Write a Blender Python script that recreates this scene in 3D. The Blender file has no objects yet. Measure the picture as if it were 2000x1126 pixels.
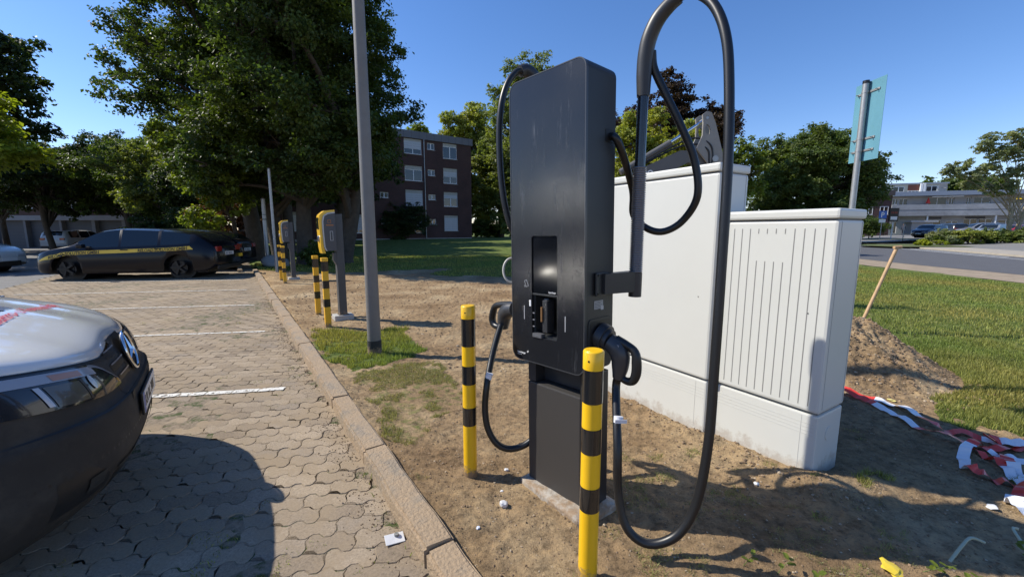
import bpy, bmesh, math, random
import numpy as np
from mathutils import Vector, Matrix
from mathutils.noise import noise as pnoise
R = math.radians
random.seed(7); rng = np.random.default_rng(7)
scene = bpy.context.scene
COL = scene.collection

# ------------------------------------------------------------------ camera, sky, sun, exposure
cam_d = bpy.data.cameras.new('camera'); cam = bpy.data.objects.new('camera', cam_d); COL.objects.link(cam)
cam.location = (0, 0, 1.48); cam.rotation_euler = (R(82), 0, 0)
cam_d.sensor_width = 36; cam_d.lens = 806/2000*36; cam_d.clip_start = 0.05; cam_d.clip_end = 3000
scene.camera = cam
SUN_EL = R(43); SUN_V = Vector((-math.cos(R(10.5))*math.cos(SUN_EL), math.sin(R(10.5))*math.cos(SUN_EL), math.sin(SUN_EL)))
world = bpy.data.worlds.new("World"); scene.world = world; world.use_nodes = True
wn = world.node_tree; bg = wn.nodes['Background']
sky = wn.nodes.new('ShaderNodeTexSky'); sky.sky_type = 'NISHITA'; sky.sun_disc = False
sky.sun_elevation = SUN_EL; sky.sun_rotation = math.atan2(SUN_V.x, SUN_V.y)
sky.altitude = 50; sky.air_density = 1.0; sky.dust_density = 0.12; sky.ozone_density = 3.2
hs = wn.nodes.new('ShaderNodeHueSaturation'); hs.inputs['Saturation'].default_value = 1.2
tn = wn.nodes.new('ShaderNodeVectorMath'); tn.operation = 'MULTIPLY'; tn.inputs[1].default_value = (1.03, .94, 1.05)
wn.links.new(sky.outputs[0], hs.inputs['Color']); wn.links.new(hs.outputs[0], tn.inputs[0]); wn.links.new(tn.outputs[0], bg.inputs[0]); bg.inputs[1].default_value = 0.14
sun_d = bpy.data.lights.new('sun', 'SUN'); sun_d.energy = 5.0; sun_d.angle = R(0.53); sun_d.color = (1, .94, .83)
sun = bpy.data.objects.new('sun', sun_d); COL.objects.link(sun)
sun.rotation_euler = SUN_V.to_track_quat('Z', 'Y').to_euler(); sun.location = (-20, 4, 20)
vs = scene.view_settings; vs.view_transform = 'Standard'; vs.look = 'None'; vs.exposure = 0.27; vs.gamma = 1; vs.use_curve_mapping = False
scene.cycles.max_bounces = 6; scene.cycles.transparent_max_bounces = 12

# ------------------------------------------------------------------ materials
MATS = {}
def mat(name, col=(.5,.5,.5), rough=.5, metal=0, var=0, vscale=8, bump=0, bscale=60, spec=.5, coat=0, dirt=None, dscale=3, dlo=.5, dhi=.7, trans=0, coords='Object', bdist=.01):
    if name in MATS: return MATS[name]
    m = bpy.data.materials.new(name); m.use_nodes = True; nt = m.node_tree; b = nt.nodes['Principled BSDF']
    b.inputs['Base Color'].default_value = (*col, 1); b.inputs['Roughness'].default_value = rough
    b.inputs['Metallic'].default_value = metal; b.inputs['Specular IOR Level'].default_value = spec
    b.inputs['Coat Weight'].default_value = coat
    if coat: b.inputs['Coat Roughness'].default_value = .04
    if trans: b.inputs['Transmission Weight'].default_value = trans
    tc = nt.nodes.new('ShaderNodeTexCoord'); L = nt.links
    out = None
    if var:
        n = nt.nodes.new('ShaderNodeTexNoise'); n.inputs['Scale'].default_value = vscale; n.inputs['Detail'].default_value = 6; n.inputs['Roughness'].default_value = .65
        L.new(tc.outputs[coords], n.inputs['Vector'])
        mr = nt.nodes.new('ShaderNodeMapRange'); mr.inputs[1].default_value = .25; mr.inputs[2].default_value = .75
        mr.inputs[3].default_value = 1-var; mr.inputs[4].default_value = 1+var; L.new(n.outputs[0], mr.inputs[0])
        h = nt.nodes.new('ShaderNodeVectorMath'); h.operation = 'SCALE'; h.inputs[0].default_value = col; L.new(mr.outputs[0], h.inputs['Scale'])
        out = h.outputs[0]
    if dirt:
        n = nt.nodes.new('ShaderNodeTexNoise'); n.inputs['Scale'].default_value = dscale; n.inputs['Detail'].default_value = 8; n.inputs['Roughness'].default_value = .7
        L.new(tc.outputs[coords], n.inputs['Vector'])
        cr = nt.nodes.new('ShaderNodeMapRange'); cr.inputs[1].default_value = dlo; cr.inputs[2].default_value = dhi; L.new(n.outputs[0], cr.inputs[0])
        mx = nt.nodes.new('ShaderNodeMix'); mx.data_type = 'RGBA'; L.new(cr.outputs[0], mx.inputs[0])
        if out: L.new(out, mx.inputs[6])
        else: mx.inputs[6].default_value = (*col, 1)
        mx.inputs[7].default_value = (*dirt, 1); out = mx.outputs[2]
    if out: L.new(out, b.inputs['Base Color'])
    if bump:
        n = nt.nodes.new('ShaderNodeTexNoise'); n.inputs['Scale'].default_value = bscale; n.inputs['Detail'].default_value = 5
        L.new(tc.outputs[coords], n.inputs['Vector'])
        bp = nt.nodes.new('ShaderNodeBump'); bp.inputs['Strength'].default_value = bump; bp.inputs['Distance'].default_value = bdist
        L.new(n.outputs[0], bp.inputs['Height']); L.new(bp.outputs[0], b.inputs['Normal'])
    MATS[name] = m; return m

def leafmat(name, col, back=1.5, var=.45, hue=(1.25, 1.1, .6)):
    if name in MATS: return MATS[name]
    m = bpy.data.materials.new(name); m.use_nodes = True; nt = m.node_tree; L = nt.links
    b = nt.nodes['Principled BSDF']; b.inputs['Roughness'].default_value = .5; b.inputs['Specular IOR Level'].default_value = .35
    at = nt.nodes.new('ShaderNodeAttribute'); at.attribute_name = 'rnd'
    mr = nt.nodes.new('ShaderNodeMapRange'); mr.inputs[3].default_value = 1-var; mr.inputs[4].default_value = 1+var; L.new(at.outputs['Fac'], mr.inputs[0])
    sc = nt.nodes.new('ShaderNodeVectorMath'); sc.operation = 'SCALE'
    g = nt.nodes.new('ShaderNodeNewGeometry'); n = nt.nodes.new('ShaderNodeTexNoise'); n.inputs['Scale'].default_value = .45; n.inputs['Detail'].default_value = 3
    L.new(g.outputs['Position'], n.inputs['Vector'])
    mx = nt.nodes.new('ShaderNodeMix'); mx.data_type = 'RGBA'
    mr2 = nt.nodes.new('ShaderNodeMapRange'); mr2.inputs[1].default_value = .4; mr2.inputs[2].default_value = .68; L.new(n.outputs[0], mr2.inputs[0]); L.new(mr2.outputs[0], mx.inputs[0])
    mx.inputs[6].default_value = (*col, 1); mx.inputs[7].default_value = (col[0]*hue[0], col[1]*hue[1], col[2]*hue[2], 1)
    L.new(mx.outputs[2], sc.inputs[0]); L.new(mr.outputs[0], sc.inputs['Scale']); L.new(sc.outputs[0], b.inputs['Base Color'])
    tr = nt.nodes.new('ShaderNodeBsdfTranslucent'); s2 = nt.nodes.new('ShaderNodeVectorMath'); s2.operation = 'MULTIPLY'; s2.inputs[1].default_value = (back*1.1, back*1.15, back*.45)
    L.new(sc.outputs[0], s2.inputs[0]); L.new(s2.outputs[0], tr.inputs[0])
    ms = nt.nodes.new('ShaderNodeMixShader'); ms.inputs[0].default_value = .38; L.new(b.outputs[0], ms.inputs[1]); L.new(tr.outputs[0], ms.inputs[2])
    L.new(ms.outputs[0], nt.nodes['Material Output'].inputs[0]); MATS[name] = m; return m

M = {
 'black_paint': mat('black_paint', (.012,.012,.014), .22, spec=.5, coat=.6),
 'station': mat('station', (.014,.015,.018), .33, var=.12, vscale=3, bump=.05, bscale=300),
 'station_side': mat('station_side', (.022,.024,.025), .45, bump=.15, bscale=900, bdist=.001),
 'rubber': mat('rubber', (.010,.011,.013), .38, bump=.1, bscale=200, bdist=.001),
 'plastic_dark': mat('plastic_dark', (.03,.031,.034), .42, bump=.1, bscale=500, bdist=.001),
 'screen': mat('screen', (.005,.006,.008), .10, spec=.22),
 'yellow': mat('yellow', (.86,.50,.008), .35, var=.05, vscale=5, dirt=(.45,.30,.08), dscale=14, dlo=.66, dhi=.8, coat=.3),
 'yellow_far': mat('yellow_far', (.80,.43,.02), .4),
 'band_black': mat('band_black', (.012,.012,.013), .2, coat=.5),
 'cabinet': mat('cabinet', (.59,.595,.56), .42, var=.025, vscale=2.5, dirt=(.50,.46,.38), dscale=3, dlo=.68, dhi=.85, bump=.05, bscale=400, bdist=.001),
 'groove': mat('groove', (.22,.22,.21), .7),
 'concrete': mat('concrete', (.40,.37,.32), .9, var=.2, vscale=12, bump=.5, bscale=60, dirt=(.27,.19,.12), dscale=9, dlo=.42, dhi=.6),
 'concrete_far': mat('concrete_far', (.42,.41,.38), .9, var=.25, vscale=2),
 'galv': mat('galv', (.36,.37,.37), .45, metal=.6, var=.12, vscale=20),
 'lamp_grey': mat('lamp_grey', (.17,.165,.155), .55, var=.12, vscale=7, bump=.1, bscale=80, dirt=(.17,.155,.14), dscale=5),
 'bitumen': mat('bitumen', (.03,.03,.03), .8, bump=.4, bscale=120),
 'post_grey': mat('post_grey', (.06,.064,.068), .5, var=.06, vscale=6),
 'silver': mat('silver', (.35,.36,.38), .35, metal=.7),
 'white': mat('white', (.78,.78,.77), .5),
 'paint_white': mat('paint_white', (.72,.72,.70), .18, coat=.8, var=.03, vscale=2, dirt=(.55,.53,.49), dscale=5, dlo=.6, dhi=.9),
 'bumper': mat('bumper', (.030,.027,.023), .8, var=.25, vscale=7, bump=.35, bscale=900, bdist=.001, dirt=(.075,.066,.052), dscale=4, dlo=.45, dhi=.8),
 'grille_black': mat('grille_black', (.008,.008,.008), .45),
 'chrome': mat('chrome', (.75,.76,.78), .08, metal=1),
 'tyre': mat('tyre', (.014,.014,.014), .8),
 'rim_dark': mat('rim_dark', (.012,.012,.013), .35, metal=.2),
 'rim': mat('rim', (.3,.31,.33), .3, metal=.8),
 'car_glass': mat('car_glass', (.012,.015,.016), .05, spec=.7),
 'window_glass': mat('window_glass', (.02,.025,.03), .08, spec=.7),
 'red_lamp': mat('red_lamp', (.25,.01,.01), .15, coat=.7),
 'plate': mat('plate', (.7,.7,.68), .4),
 'car_yellow': mat('car_yellow', (.75,.50,.03), .35, coat=.4),
 'wood': mat('wood', (.45,.29,.15), .6, var=.25, vscale=14),
 'bark': mat('bark', (.075,.06,.045), .95, var=.35, vscale=5, bump=.8, bscale=14, bdist=.03),
 'bark_pale': mat('bark_pale', (.30,.25,.16), .9, var=.35, vscale=5, bump=.5, bscale=14, bdist=.03, dirt=(.16,.18,.07), dscale=2),
 'asphalt': mat('asphalt', (.095,.095,.10), .85, var=.12, vscale=1.5, bump=.5, bscale=150, coords='Object'),
 'asphalt_lane': mat('asphalt_lane', (.15,.145,.14), .85, var=.15, vscale=1.2, bump=.5, bscale=150),
 'pave_pale': mat('pave_pale', (.36,.32,.26), .9, var=.18, vscale=3, bump=.3, bscale=60),
 'verge': mat('verge', (.30,.235,.165), .95, var=.25, vscale=2.2, bump=.6, bscale=30, dirt=(.12,.13,.05), dscale=1.4, dlo=.58, dhi=.68),
 'road_paint': mat('road_paint', (.72,.72,.70), .7, var=.12, vscale=10),
 'tape_red': mat('tape_red', (.72,.06,.04), .3), 'tape_white': mat('tape_white', (.80,.80,.82), .3),
}

def splash(m, zmax, col=(.26,.18,.11), amt=1.0, scale=26):
    """dried mud splashed on the foot of an object (its own colour, by height above its base)"""
    nt = m.node_tree; L = nt.links; b = nt.nodes['Principled BSDF']; s = b.inputs['Base Color']
    tc = nt.nodes.new('ShaderNodeTexCoord'); sp = nt.nodes.new('ShaderNodeSeparateXYZ'); L.new(tc.outputs['Object'], sp.inputs[0])
    n = nt.nodes.new('ShaderNodeTexNoise'); n.inputs['Scale'].default_value = scale; n.inputs['Detail'].default_value = 7; n.inputs['Roughness'].default_value = .75; L.new(tc.outputs['Object'], n.inputs['Vector'])
    h = nt.nodes.new('ShaderNodeMapRange'); h.inputs[1].default_value = 0; h.inputs[2].default_value = zmax; h.inputs[3].default_value = .30; h.inputs[4].default_value = -.35; L.new(sp.outputs[2], h.inputs[0])
    a = nt.nodes.new('ShaderNodeMath'); a.operation = 'ADD'; L.new(n.outputs[0], a.inputs[0]); L.new(h.outputs[0], a.inputs[1])
    r = nt.nodes.new('ShaderNodeMapRange'); r.inputs[1].default_value = .5; r.inputs[2].default_value = .68; r.inputs[4].default_value = amt; L.new(a.outputs[0], r.inputs[0])
    mx = nt.nodes.new('ShaderNodeMix'); mx.data_type = 'RGBA'; L.new(r.outputs[0], mx.inputs[0])
    if s.links: L.new(s.links[0].from_socket, mx.inputs[6])
    else: mx.inputs[6].default_value = s.default_value
    mx.inputs[7].default_value = (*col,1); L.new(mx.outputs[2], s)
splash(M['yellow'], .16); splash(M['yellow_far'], .2); splash(M['cabinet'], .26, amt=.4, scale=14); splash(M['post_grey'], .3, amt=.8); splash(M['bitumen'], .2)
# ------------------------------------------------------------------ helpers
def tag(o, label=None, cat=None, group=None, kind=None):
    if label: o['label'] = label
    if cat: o['category'] = cat
    if group: o['group'] = group
    if kind: o['kind'] = kind
    return o
def empty(name, loc=(0,0,0), rz=0, rot=None):
    o = bpy.data.objects.new(name, None); COL.objects.link(o); o.location = loc
    o.rotation_euler = rot if rot else (0, 0, rz); o.empty_display_size = .1; return o
def link(name, me, mats=None, parent=None, smooth=None):
    if mats is not None:
        for m in (mats if isinstance(mats, (list, tuple)) else [mats]): me.materials.append(m)
    if smooth is not None:
        me.polygons.foreach_set('use_smooth', [smooth]*len(me.polygons))
    o = bpy.data.objects.new(name, me); COL.objects.link(o)
    if parent: o.parent = parent
    return o
def copy_tree(o, parent=None):
    c = o.copy(); COL.objects.link(c)
    if parent: c.parent = parent
    for ch in o.children: copy_tree(ch, c)
    return c
def npmesh(name, V, F, mi=None, rnd=None):
    """fast mesh from numpy: V (n,3), F (m,k) k=3/4"""
    me = bpy.data.meshes.new(name); V = np.asarray(V, np.float32); F = np.asarray(F, np.int32)
    me.vertices.add(len(V)); me.vertices.foreach_set('co', V.ravel())
    k = F.shape[1]; me.loops.add(F.size); me.loops.foreach_set('vertex_index', F.ravel())
    me.polygons.add(len(F)); me.polygons.foreach_set('loop_start', np.arange(0, F.size, k, dtype=np.int32))
    if mi is not None: me.polygons.foreach_set('material_index', np.asarray(mi, np.int32))
    me.update(calc_edges=True); me.polygons.foreach_set('use_smooth', np.zeros(len(F), bool))
    if rnd is not None:
        a = me.attributes.new('rnd', 'FLOAT', 'FACE'); a.data.foreach_set('value', np.asarray(rnd, np.float32))
    return me
class MB:
    """collects simple shapes into one mesh; mi = material slot"""
    def __init__(s): s.v = []; s.f = []; s.m = []; s.sm = []
    def add(s, vs, fs, mi=0, sm=False, T=None):
        b = len(s.v)
        s.v += [tuple(T @ Vector(v)) if T else tuple(v) for v in vs]
        for f in fs: s.f.append(tuple(i+b for i in f)); s.m.append(mi); s.sm.append(sm)
        return s
    def box(s, x0, x1, y0, y1, z0, z1, mi=0, bev=0, T=None):
        if bev:
            bev = min(bev, (x1-x0)*.45, (y1-y0)*.45, (z1-z0)*.45)
            bm = bmesh.new(); bmesh.ops.create_cube(bm, size=1)
            for v in bm.verts: v.co = Vector(((x0+x1)/2+v.co.x*(x1-x0), (y0+y1)/2+v.co.y*(y1-y0), (z0+z1)/2+v.co.z*(z1-z0)))
            bmesh.ops.bevel(bm, geom=bm.edges[:]+bm.verts[:], offset=bev, segments=2, profile=.6, affect='EDGES')
            bm.verts.index_update(); s.add([v.co.copy() for v in bm.verts], [[v.index for v in f.verts] for f in bm.faces], mi, False, T); bm.free(); return s
        vs = [(x,y,z) for x in (x0,x1) for y in (y0,y1) for z in (z0,z1)]
        return s.add(vs, [(0,1,3,2),(4,6,7,5),(0,4,5,1),(2,3,7,6),(0,2,6,4),(1,5,7,3)], mi, False, T)
    def cyl(s, p, q, r, r2=None, n=16, mi=0, caps=True, sm=True):
        p, q = Vector(p), Vector(q); r2 = r if r2 is None else r2; d = (q-p).normalized()
        a = d.orthogonal().normalized(); b = d.cross(a); vs = []
        for c, rr in ((p, r), (q, r2)):
            for i in range(n):
                t = 2*math.pi*i/n; vs.append(c + (a*math.cos(t)+b*math.sin(t))*rr)
        s.add(vs, [(i, (i+1)%n, n+(i+1)%n, n+i) for i in range(n)], mi, sm)
        if caps: s.add(vs[:n], [tuple(range(n-1,-1,-1))], mi); s.add(vs[n:], [tuple(range(n))], mi)
        return s
    def tube(s, pts, r, n=12, mi=0, caps=True, sub=0):
        pts = [Vector(p) for p in pts]
        if sub: pts, r = spline(pts, sub, r)
        rr = r if isinstance(r, (list, tuple)) else [r]*len(pts); vs = []; a = None
        for i, p in enumerate(pts):
            d = (pts[min(i+1, len(pts)-1)] - pts[max(i-1, 0)]).normalized()
            a = d.orthogonal().normalized() if a is None else (a - d*a.dot(d)).normalized()
            b = d.cross(a)
            for k in range(n):
                t = 2*math.pi*k/n; vs.append(p + (a*math.cos(t)+b*math.sin(t))*rr[i])
        fs = [(i*n+k, i*n+(k+1)%n, (i+1)*n+(k+1)%n, (i+1)*n+k) for i in range(len(pts)-1) for k in range(n)]
        s.add(vs, fs, mi, True)
        if caps: s.add(vs[:n], [tuple(range(n-1,-1,-1))], mi); s.add(vs[-n:], [tuple(range(n))], mi)
        return s
    def prism(s, poly, y0, y1, mi=0, T=None):
        """polygon in XZ extruded along Y"""
        n = len(poly); vs = [(x,y0,z) for x,z in poly]+[(x,y1,z) for x,z in poly]
        s.add(vs, [tuple(range(n)), tuple(range(2*n-1,n-1,-1))]+[(i,n+i,n+(i+1)%n,(i+1)%n) for i in range(n)], mi, False, T); return s
    def build(s, name, mats, parent=None, loc=None, fixn=True):
        me = bpy.data.meshes.new(name); me.from_pydata(s.v, [], s.f)
        me.polygons.foreach_set('material_index', s.m); me.polygons.foreach_set('use_smooth', s.sm)
        if fixn:
            bm = bmesh.new(); bm.from_mesh(me); bmesh.ops.recalc_face_normals(bm, faces=bm.faces); bm.to_mesh(me); bm.free()
        o = link(name, me, mats, parent)
        if loc: o.location = loc
        return o
def spline(pts, sub, r=None):
    pts = [Vector(p) for p in pts]; P = [pts[0]*2-pts[1]]+pts+[pts[-1]*2-pts[-2]]; out = []; ro = []
    rr = r if isinstance(r, (list, tuple)) else None
    for i in range(1, len(P)-2):
        for k in range(sub):
            t = k/sub; a,b,c,d = P[i-1],P[i],P[i+1],P[i+2]
            out.append(.5*((2*b)+(c-a)*t+(2*a-5*b+4*c-d)*t*t+(3*b-a-3*c+d)*t**3))
            if rr: ro.append(rr[i-1]+(rr[i]-rr[i-1])*t)
    out.append(pts[-1])
    if rr: ro.append(rr[-1])
    return out, (ro if rr else r)
def rrect(x0, x1, z0, z1, r, n=5):
    out = []
    for cx, cz, a0 in ((x1-r,z1-r,0),(x0+r,z1-r,90),(x0+r,z0+r,180),(x1-r,z0+r,270)):
        for k in range(n+1): a = R(a0+90*k/n); out.append((cx+r*math.cos(a), cz+r*math.sin(a)))
    return out
_fonts = {}
def text_mesh(body, size, name='lettering', m=None, parent=None, loc=(0,0,0), rot=(0,0,0), ext=.0008, bold=0, sx=1, align='LEFT', shear=0):
    c = bpy.data.curves.new(name, 'FONT'); c.body = body; c.size = size; c.extrude = ext; c.offset = bold; c.align_x = align; c.shear = shear; c.resolution_u = 3
    o = bpy.data.objects.new(name, c); me = bpy.data.meshes.new_from_object(o); bpy.data.objects.remove(o); bpy.data.curves.remove(c)
    t = link(name, me, m, parent); t.location = loc; t.rotation_euler = rot; t.scale = (sx,1,1); return t
def nz(P, sc, oct=3, seed=0.):
    """vectorised value noise in 2-D, about -1..1"""
    out = np.zeros(P.shape[0]); amp = 1; tot = 0
    for o in range(oct):
        q = P[:, :2]*sc*(2**o)+seed*17.3+o*31.7; i = np.floor(q).astype(np.int64); f = q-i; f = f*f*(3-2*f)
        def h(a, b): 
            n = (a*374761393 + b*668265263) & 0x7fffffff; n = ((n ^ (n >> 13))*1274126177) & 0x7fffffff
            return ((n ^ (n >> 16)) & 0xffff)/32767.5-1
        v = (h(i[:,0],i[:,1])*(1-f[:,0])+h(i[:,0]+1,i[:,1])*f[:,0])*(1-f[:,1])+(h(i[:,0],i[:,1]+1)*(1-f[:,0])+h(i[:,0]+1,i[:,1]+1)*f[:,0])*f[:,1]
        out += v*amp; tot += amp; amp *= .5
    return out/tot
def inpoly(P, poly):
    x, y = P[:,0], P[:,1]; c = np.zeros(len(P), bool); n = len(poly)
    for i in range(n):
        x1,y1 = poly[i]; x2,y2 = poly[(i+1)%n]
        k = ((y1>y) != (y2>y)); c ^= k & (x < (x2-x1)*(y-y1)/((y2-y1) if y2!=y1 else 1e-9)+x1)
    return c

# ------------------------------------------------------------------ directions of the place
KU = np.array([-.562, .827]); KN = np.array([.827, .562]); K0 = np.array([-.304, 1.514])   # kerb: along, across (towards the soil), a point
SU = np.array([.986, .165]); SN = np.array([-.165, .986])                                   # parking bays: along a bay, across the bays
def kd(P): return (P[:,0]-K0[0])*KN[0]+(P[:,1]-K0[1])*KN[1]
def sn(s, n, z=0): return Vector((SU[0]*s+SN[0]*n, SU[1]*s+SN[1]*n, z))
LAWN_EDGE = [(14,17.6),(9,10.8),(6.1,7.9),(4.9,5.7),(4.5,4.6),(4.1,3.9),(3.5,3.37),(3.44,2.95),(3.73,2.83),(3.9,2.3),(3.6,1.9),(3.2,1.2),(5,.2),(16,-1),(15.2,17.8)]
GRASS_PATCH = [(-2.95,5.85),(-1.5,6.1),(-1.15,4.9),(-1.35,4.25),(-1.62,4.05),(-2.05,4.5)]
DRY_PATCH = [(-1.55,4.0),(-.9,4.6),(-.35,3.5),(-.5,2.9),(-.72,2.6),(-.95,2.75)]
MOUND = (3.75, 4.75)
# where the soil is (terrain height), for points right of the kerb
def terrain_h(P):
    d = kd(P); z = .06*np.exp(-np.clip(d-.14,0,9)/.35)
    near = np.clip(1-(np.hypot(P[:,0],P[:,1])-9)/12, 0, 1)
    lawn = grass_w(P)
    z += (nz(P,1.1,2,1)*.016+nz(P,5,3,2)*.013+nz(P,17,4,3)*.012+nz(P,45,2,4)*.005)*(1-.6*lawn)*(.35+.65*near)
    cl = nz(P,9,2,8); z += np.clip(cl-.35,0,1)*.035*(1-lawn)*near
    # soil thrown up against the cabinets
    c0 = np.array([1.77,2.26]); u = np.array([-.523,.852]); n = np.array([-.852,-.523])
    t = (P[:,0]-c0[0])*u[0]+(P[:,1]-c0[1])*u[1]; q = (P[:,0]-c0[0])*n[0]+(P[:,1]-c0[1])*n[1]
    along = np.clip((t+.35)/.25,0,1)*np.clip((2.3-t)/.4,0,1)
    z += along*np.exp(-((q-.06)/.16)**2)*(.035+.03*nz(P,3.5,3,5))*(q>-.5)
    z += np.exp(-(((P[:,0]-1.95)/.28)**2+((P[:,1]-2.22)/.12)**2))*.06
    # heap of dug soil
    m = np.hypot((P[:,0]-MOUND[0])/1.0,(P[:,1]-MOUND[1])/1.15); hp = np.clip(1-m,0,1)
    z += hp**1.1*(.70+.30*nz(P,2.5,3,6)) + (hp>0)*np.clip(hp*3,0,1)*(nz(P,7,3,7)*.07+nz(P,22,3,9)*.03)
    z += np.exp(-(((P[:,0]-.30)/.34)**2+((P[:,1]-2.1)/.30)**2)**2)*.018
    # the lawn rises to the houses at the back
    r = np.clip((P[:,1]-20)/28,0,1); z += r*r*(3-2*r)*.55*np.clip((11-np.abs(P[:,0]+8)/2.2)/4,0,1)
    return z
def grass_w(P):
    """1 = lawn, 0 = bare soil"""
    w = np.zeros(len(P)); j = np.c_[nz(P,2.2,3,11),nz(P,2.2,3,12)]*.22+np.c_[nz(P,9,2,15),nz(P,9,2,16)]*.09; Q = P[:,:2]+j
    w[inpoly(Q, LAWN_EDGE)] = 1
    back = (Q[:,1] > 14.8+.25*nz(P,.35,3,14)*14 - np.clip(Q[:,0]-2,0,8)*.55) ; w[back] = 1
    w[inpoly(Q, GRASS_PATCH)] = .95
    dry = inpoly(Q, DRY_PATCH); w[dry & (w<.5)] = .5
    m = np.hypot((P[:,0]-MOUND[0])/1.0,(P[:,1]-MOUND[1])/1.15) < 1.02; w[m] = 0
    return w
# ------------------------------------------------------------------ ground
def soil_material():
    m = bpy.data.materials.new('soil'); m.use_nodes = True; nt = m.node_tree; L = nt.links; b = nt.nodes['Principled BSDF']
    b.inputs['Roughness'].default_value = .95; b.inputs['Specular IOR Level'].default_value = .15
    g = nt.nodes.new('ShaderNodeNewGeometry'); at = nt.nodes.new('ShaderNodeAttribute'); at.attribute_name = 'grass'
    def N(s, d=8, r=.65):
        n = nt.nodes.new('ShaderNodeTexNoise'); n.inputs['Scale'].default_value = s; n.inputs['Detail'].default_value = d; n.inputs['Roughness'].default_value = r; L.new(g.outputs['Position'], n.inputs['Vector']); return n
    def ramp(src, pts):
        r = nt.nodes.new('ShaderNodeValToRGB'); L.new(src, r.inputs[0]); e = r.color_ramp.elements
        while len(e) < len(pts): e.new(.5)
        for k, (p, c) in enumerate(pts): e[k].position = p; e[k].color = (*c, 1)
        return r.outputs[0]
    def mix(f, a, c, t='MIX'):
        x = nt.nodes.new('ShaderNodeMix'); x.data_type = 'RGBA'; x.blend_type = t
        for s, v in ((0,f),(6,a),(7,c)):
            if isinstance(v, (int,float)): x.inputs[s].default_value = v
            elif isinstance(v, tuple): x.inputs[s].default_value = (*v,1)
            else: L.new(v, x.inputs[s])
        return x.outputs[2]
    big = ramp(N(.9,5).outputs[0], [(.3,(.19,.122,.066)),(.5,(.32,.222,.125)),(.7,(.47,.36,.22))])
    fine = ramp(N(16,8,.75).outputs[0], [(.3,(.34,.34,.34)),(.5,(1,1,1)),(.72,(1.45,1.4,1.3))])
    dirt = mix(1.0, big, fine, 'MULTIPLY')
    vo = nt.nodes.new('ShaderNodeTexVoronoi'); vo.inputs['Scale'].default_value = 55; L.new(g.outputs['Position'], vo.inputs['Vector'])
    peb = nt.nodes.new('ShaderNodeMapRange'); peb.inputs[1].default_value = .2; peb.inputs[2].default_value = .12; L.new(vo.outputs['Distance'], peb.inputs[0])
    sel = nt.nodes.new('ShaderNodeMath'); sel.operation = 'GREATER_THAN'; sel.inputs[1].default_value = .80; L.new(vo.outputs['Color'], sel.inputs[0])
    ml = nt.nodes.new('ShaderNodeMath'); ml.operation = 'MULTIPLY'; L.new(peb.outputs[0], ml.inputs[0]); L.new(sel.outputs[0], ml.inputs[1])
    dirt = mix(ml.outputs[0], dirt, (.36,.30,.22))
    grass = ramp(N(3.5,8,.7).outputs[0], [(.3,(.05,.075,.015)),(.45,(.10,.14,.03)),(.58,(.16,.19,.05)),(.72,(.32,.27,.13))])
    gf = ramp(N(60,4,.7).outputs[0], [(.3,(.5,.5,.5)),(.7,(1.4,1.4,1.4))]); grass = mix(1.0, grass, gf, 'MULTIPLY')
    n2 = N(14,6,.7); ad = nt.nodes.new('ShaderNodeMath'); ad.operation = 'ADD'; sb = nt.nodes.new('ShaderNodeMath'); sb.operation = 'MULTIPLY_ADD'; sb.inputs[1].default_value = 1.4; sb.inputs[2].default_value = -.7
    L.new(n2.outputs[0], sb.inputs[0]); L.new(at.outputs['Fac'], ad.inputs[0]); L.new(sb.outputs[0], ad.inputs[1])
    mr = nt.nodes.new('ShaderNodeMapRange'); mr.inputs[1].default_value = .45; mr.inputs[2].default_value = .75; L.new(ad.outputs[0], mr.inputs[0])
    L.new(mix(mr.outputs[0], dirt, grass), b.inputs['Base Color'])
    hb0 = N(7,6,.7); bq = nt.nodes.new('ShaderNodeBump'); bq.inputs['Strength'].default_value = .8; bq.inputs['Distance'].default_value = .06; L.new(hb0.outputs[0], bq.inputs['Height'])
    hb = N(45,8,.8); bp = nt.nodes.new('ShaderNodeBump'); bp.inputs['Strength'].default_value = .9; bp.inputs['Distance'].default_value = .016; L.new(hb.outputs[0], bp.inputs['Height']); L.new(bq.outputs[0], bp.inputs['Normal']); L.new(bp.outputs[0], b.inputs['Normal'])
    return m
M['soil'] = soil_material()
def graded(lo, hi, flo, fhi, fine, grow=1.09, mx=12):
    a = list(np.arange(flo, fhi, fine)); s = fine; x = a[-1]
    while x < hi: s = min(s*grow, mx); x += s; a.append(x)
    s = fine; x = flo; b = []
    while x > lo: s = min(s*grow, mx); x -= s; b.append(x)
    return np.array(b[::-1]+a)
gx = graded(-400, 400, -1.9, 4.0, .0165, 1.045); gy = graded(-40, 900, 1.15, 4.4, .015, 1.035)
GX, GY = np.meshgrid(gx, gy); P = np.c_[GX.ravel(), GY.ravel()]
Z = terrain_h(P); d = kd(P)
ROAD_NEAR = [(13.6,-12),(14.5,5),(14.95,11.9),(15.3,14.6),(15.6,18.1),(17.2,26),(20,34),(26,46),(40,70)]
ROAD_FAR = [(24,-12),(24,8),(25,15),(28.05,22.6),(31.5,30),(37.8,44.4),(52,74)]
z_flat = -.05
park = (d < .10) & (P[:,1] < 200) & (P[:,0] < 3); Z[park] = -.16
roadzone = inpoly(P, [(13.5,-12),(14.4,5),(14.85,11.9),(15.2,14.6),(15.5,18.1),(17.1,26),(19.9,34),(25.9,46),(40,70),(60,84),(60,-14)]); Z[roadzone] = z_flat
nxv, nyv = len(gx), len(gy); idx = np.arange(nxv*nyv).reshape(nyv, nxv)
F = np.stack([idx[:-1,:-1],idx[:-1,1:],idx[1:,1:],idx[1:,:-1]],-1).reshape(-1,4)
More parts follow.
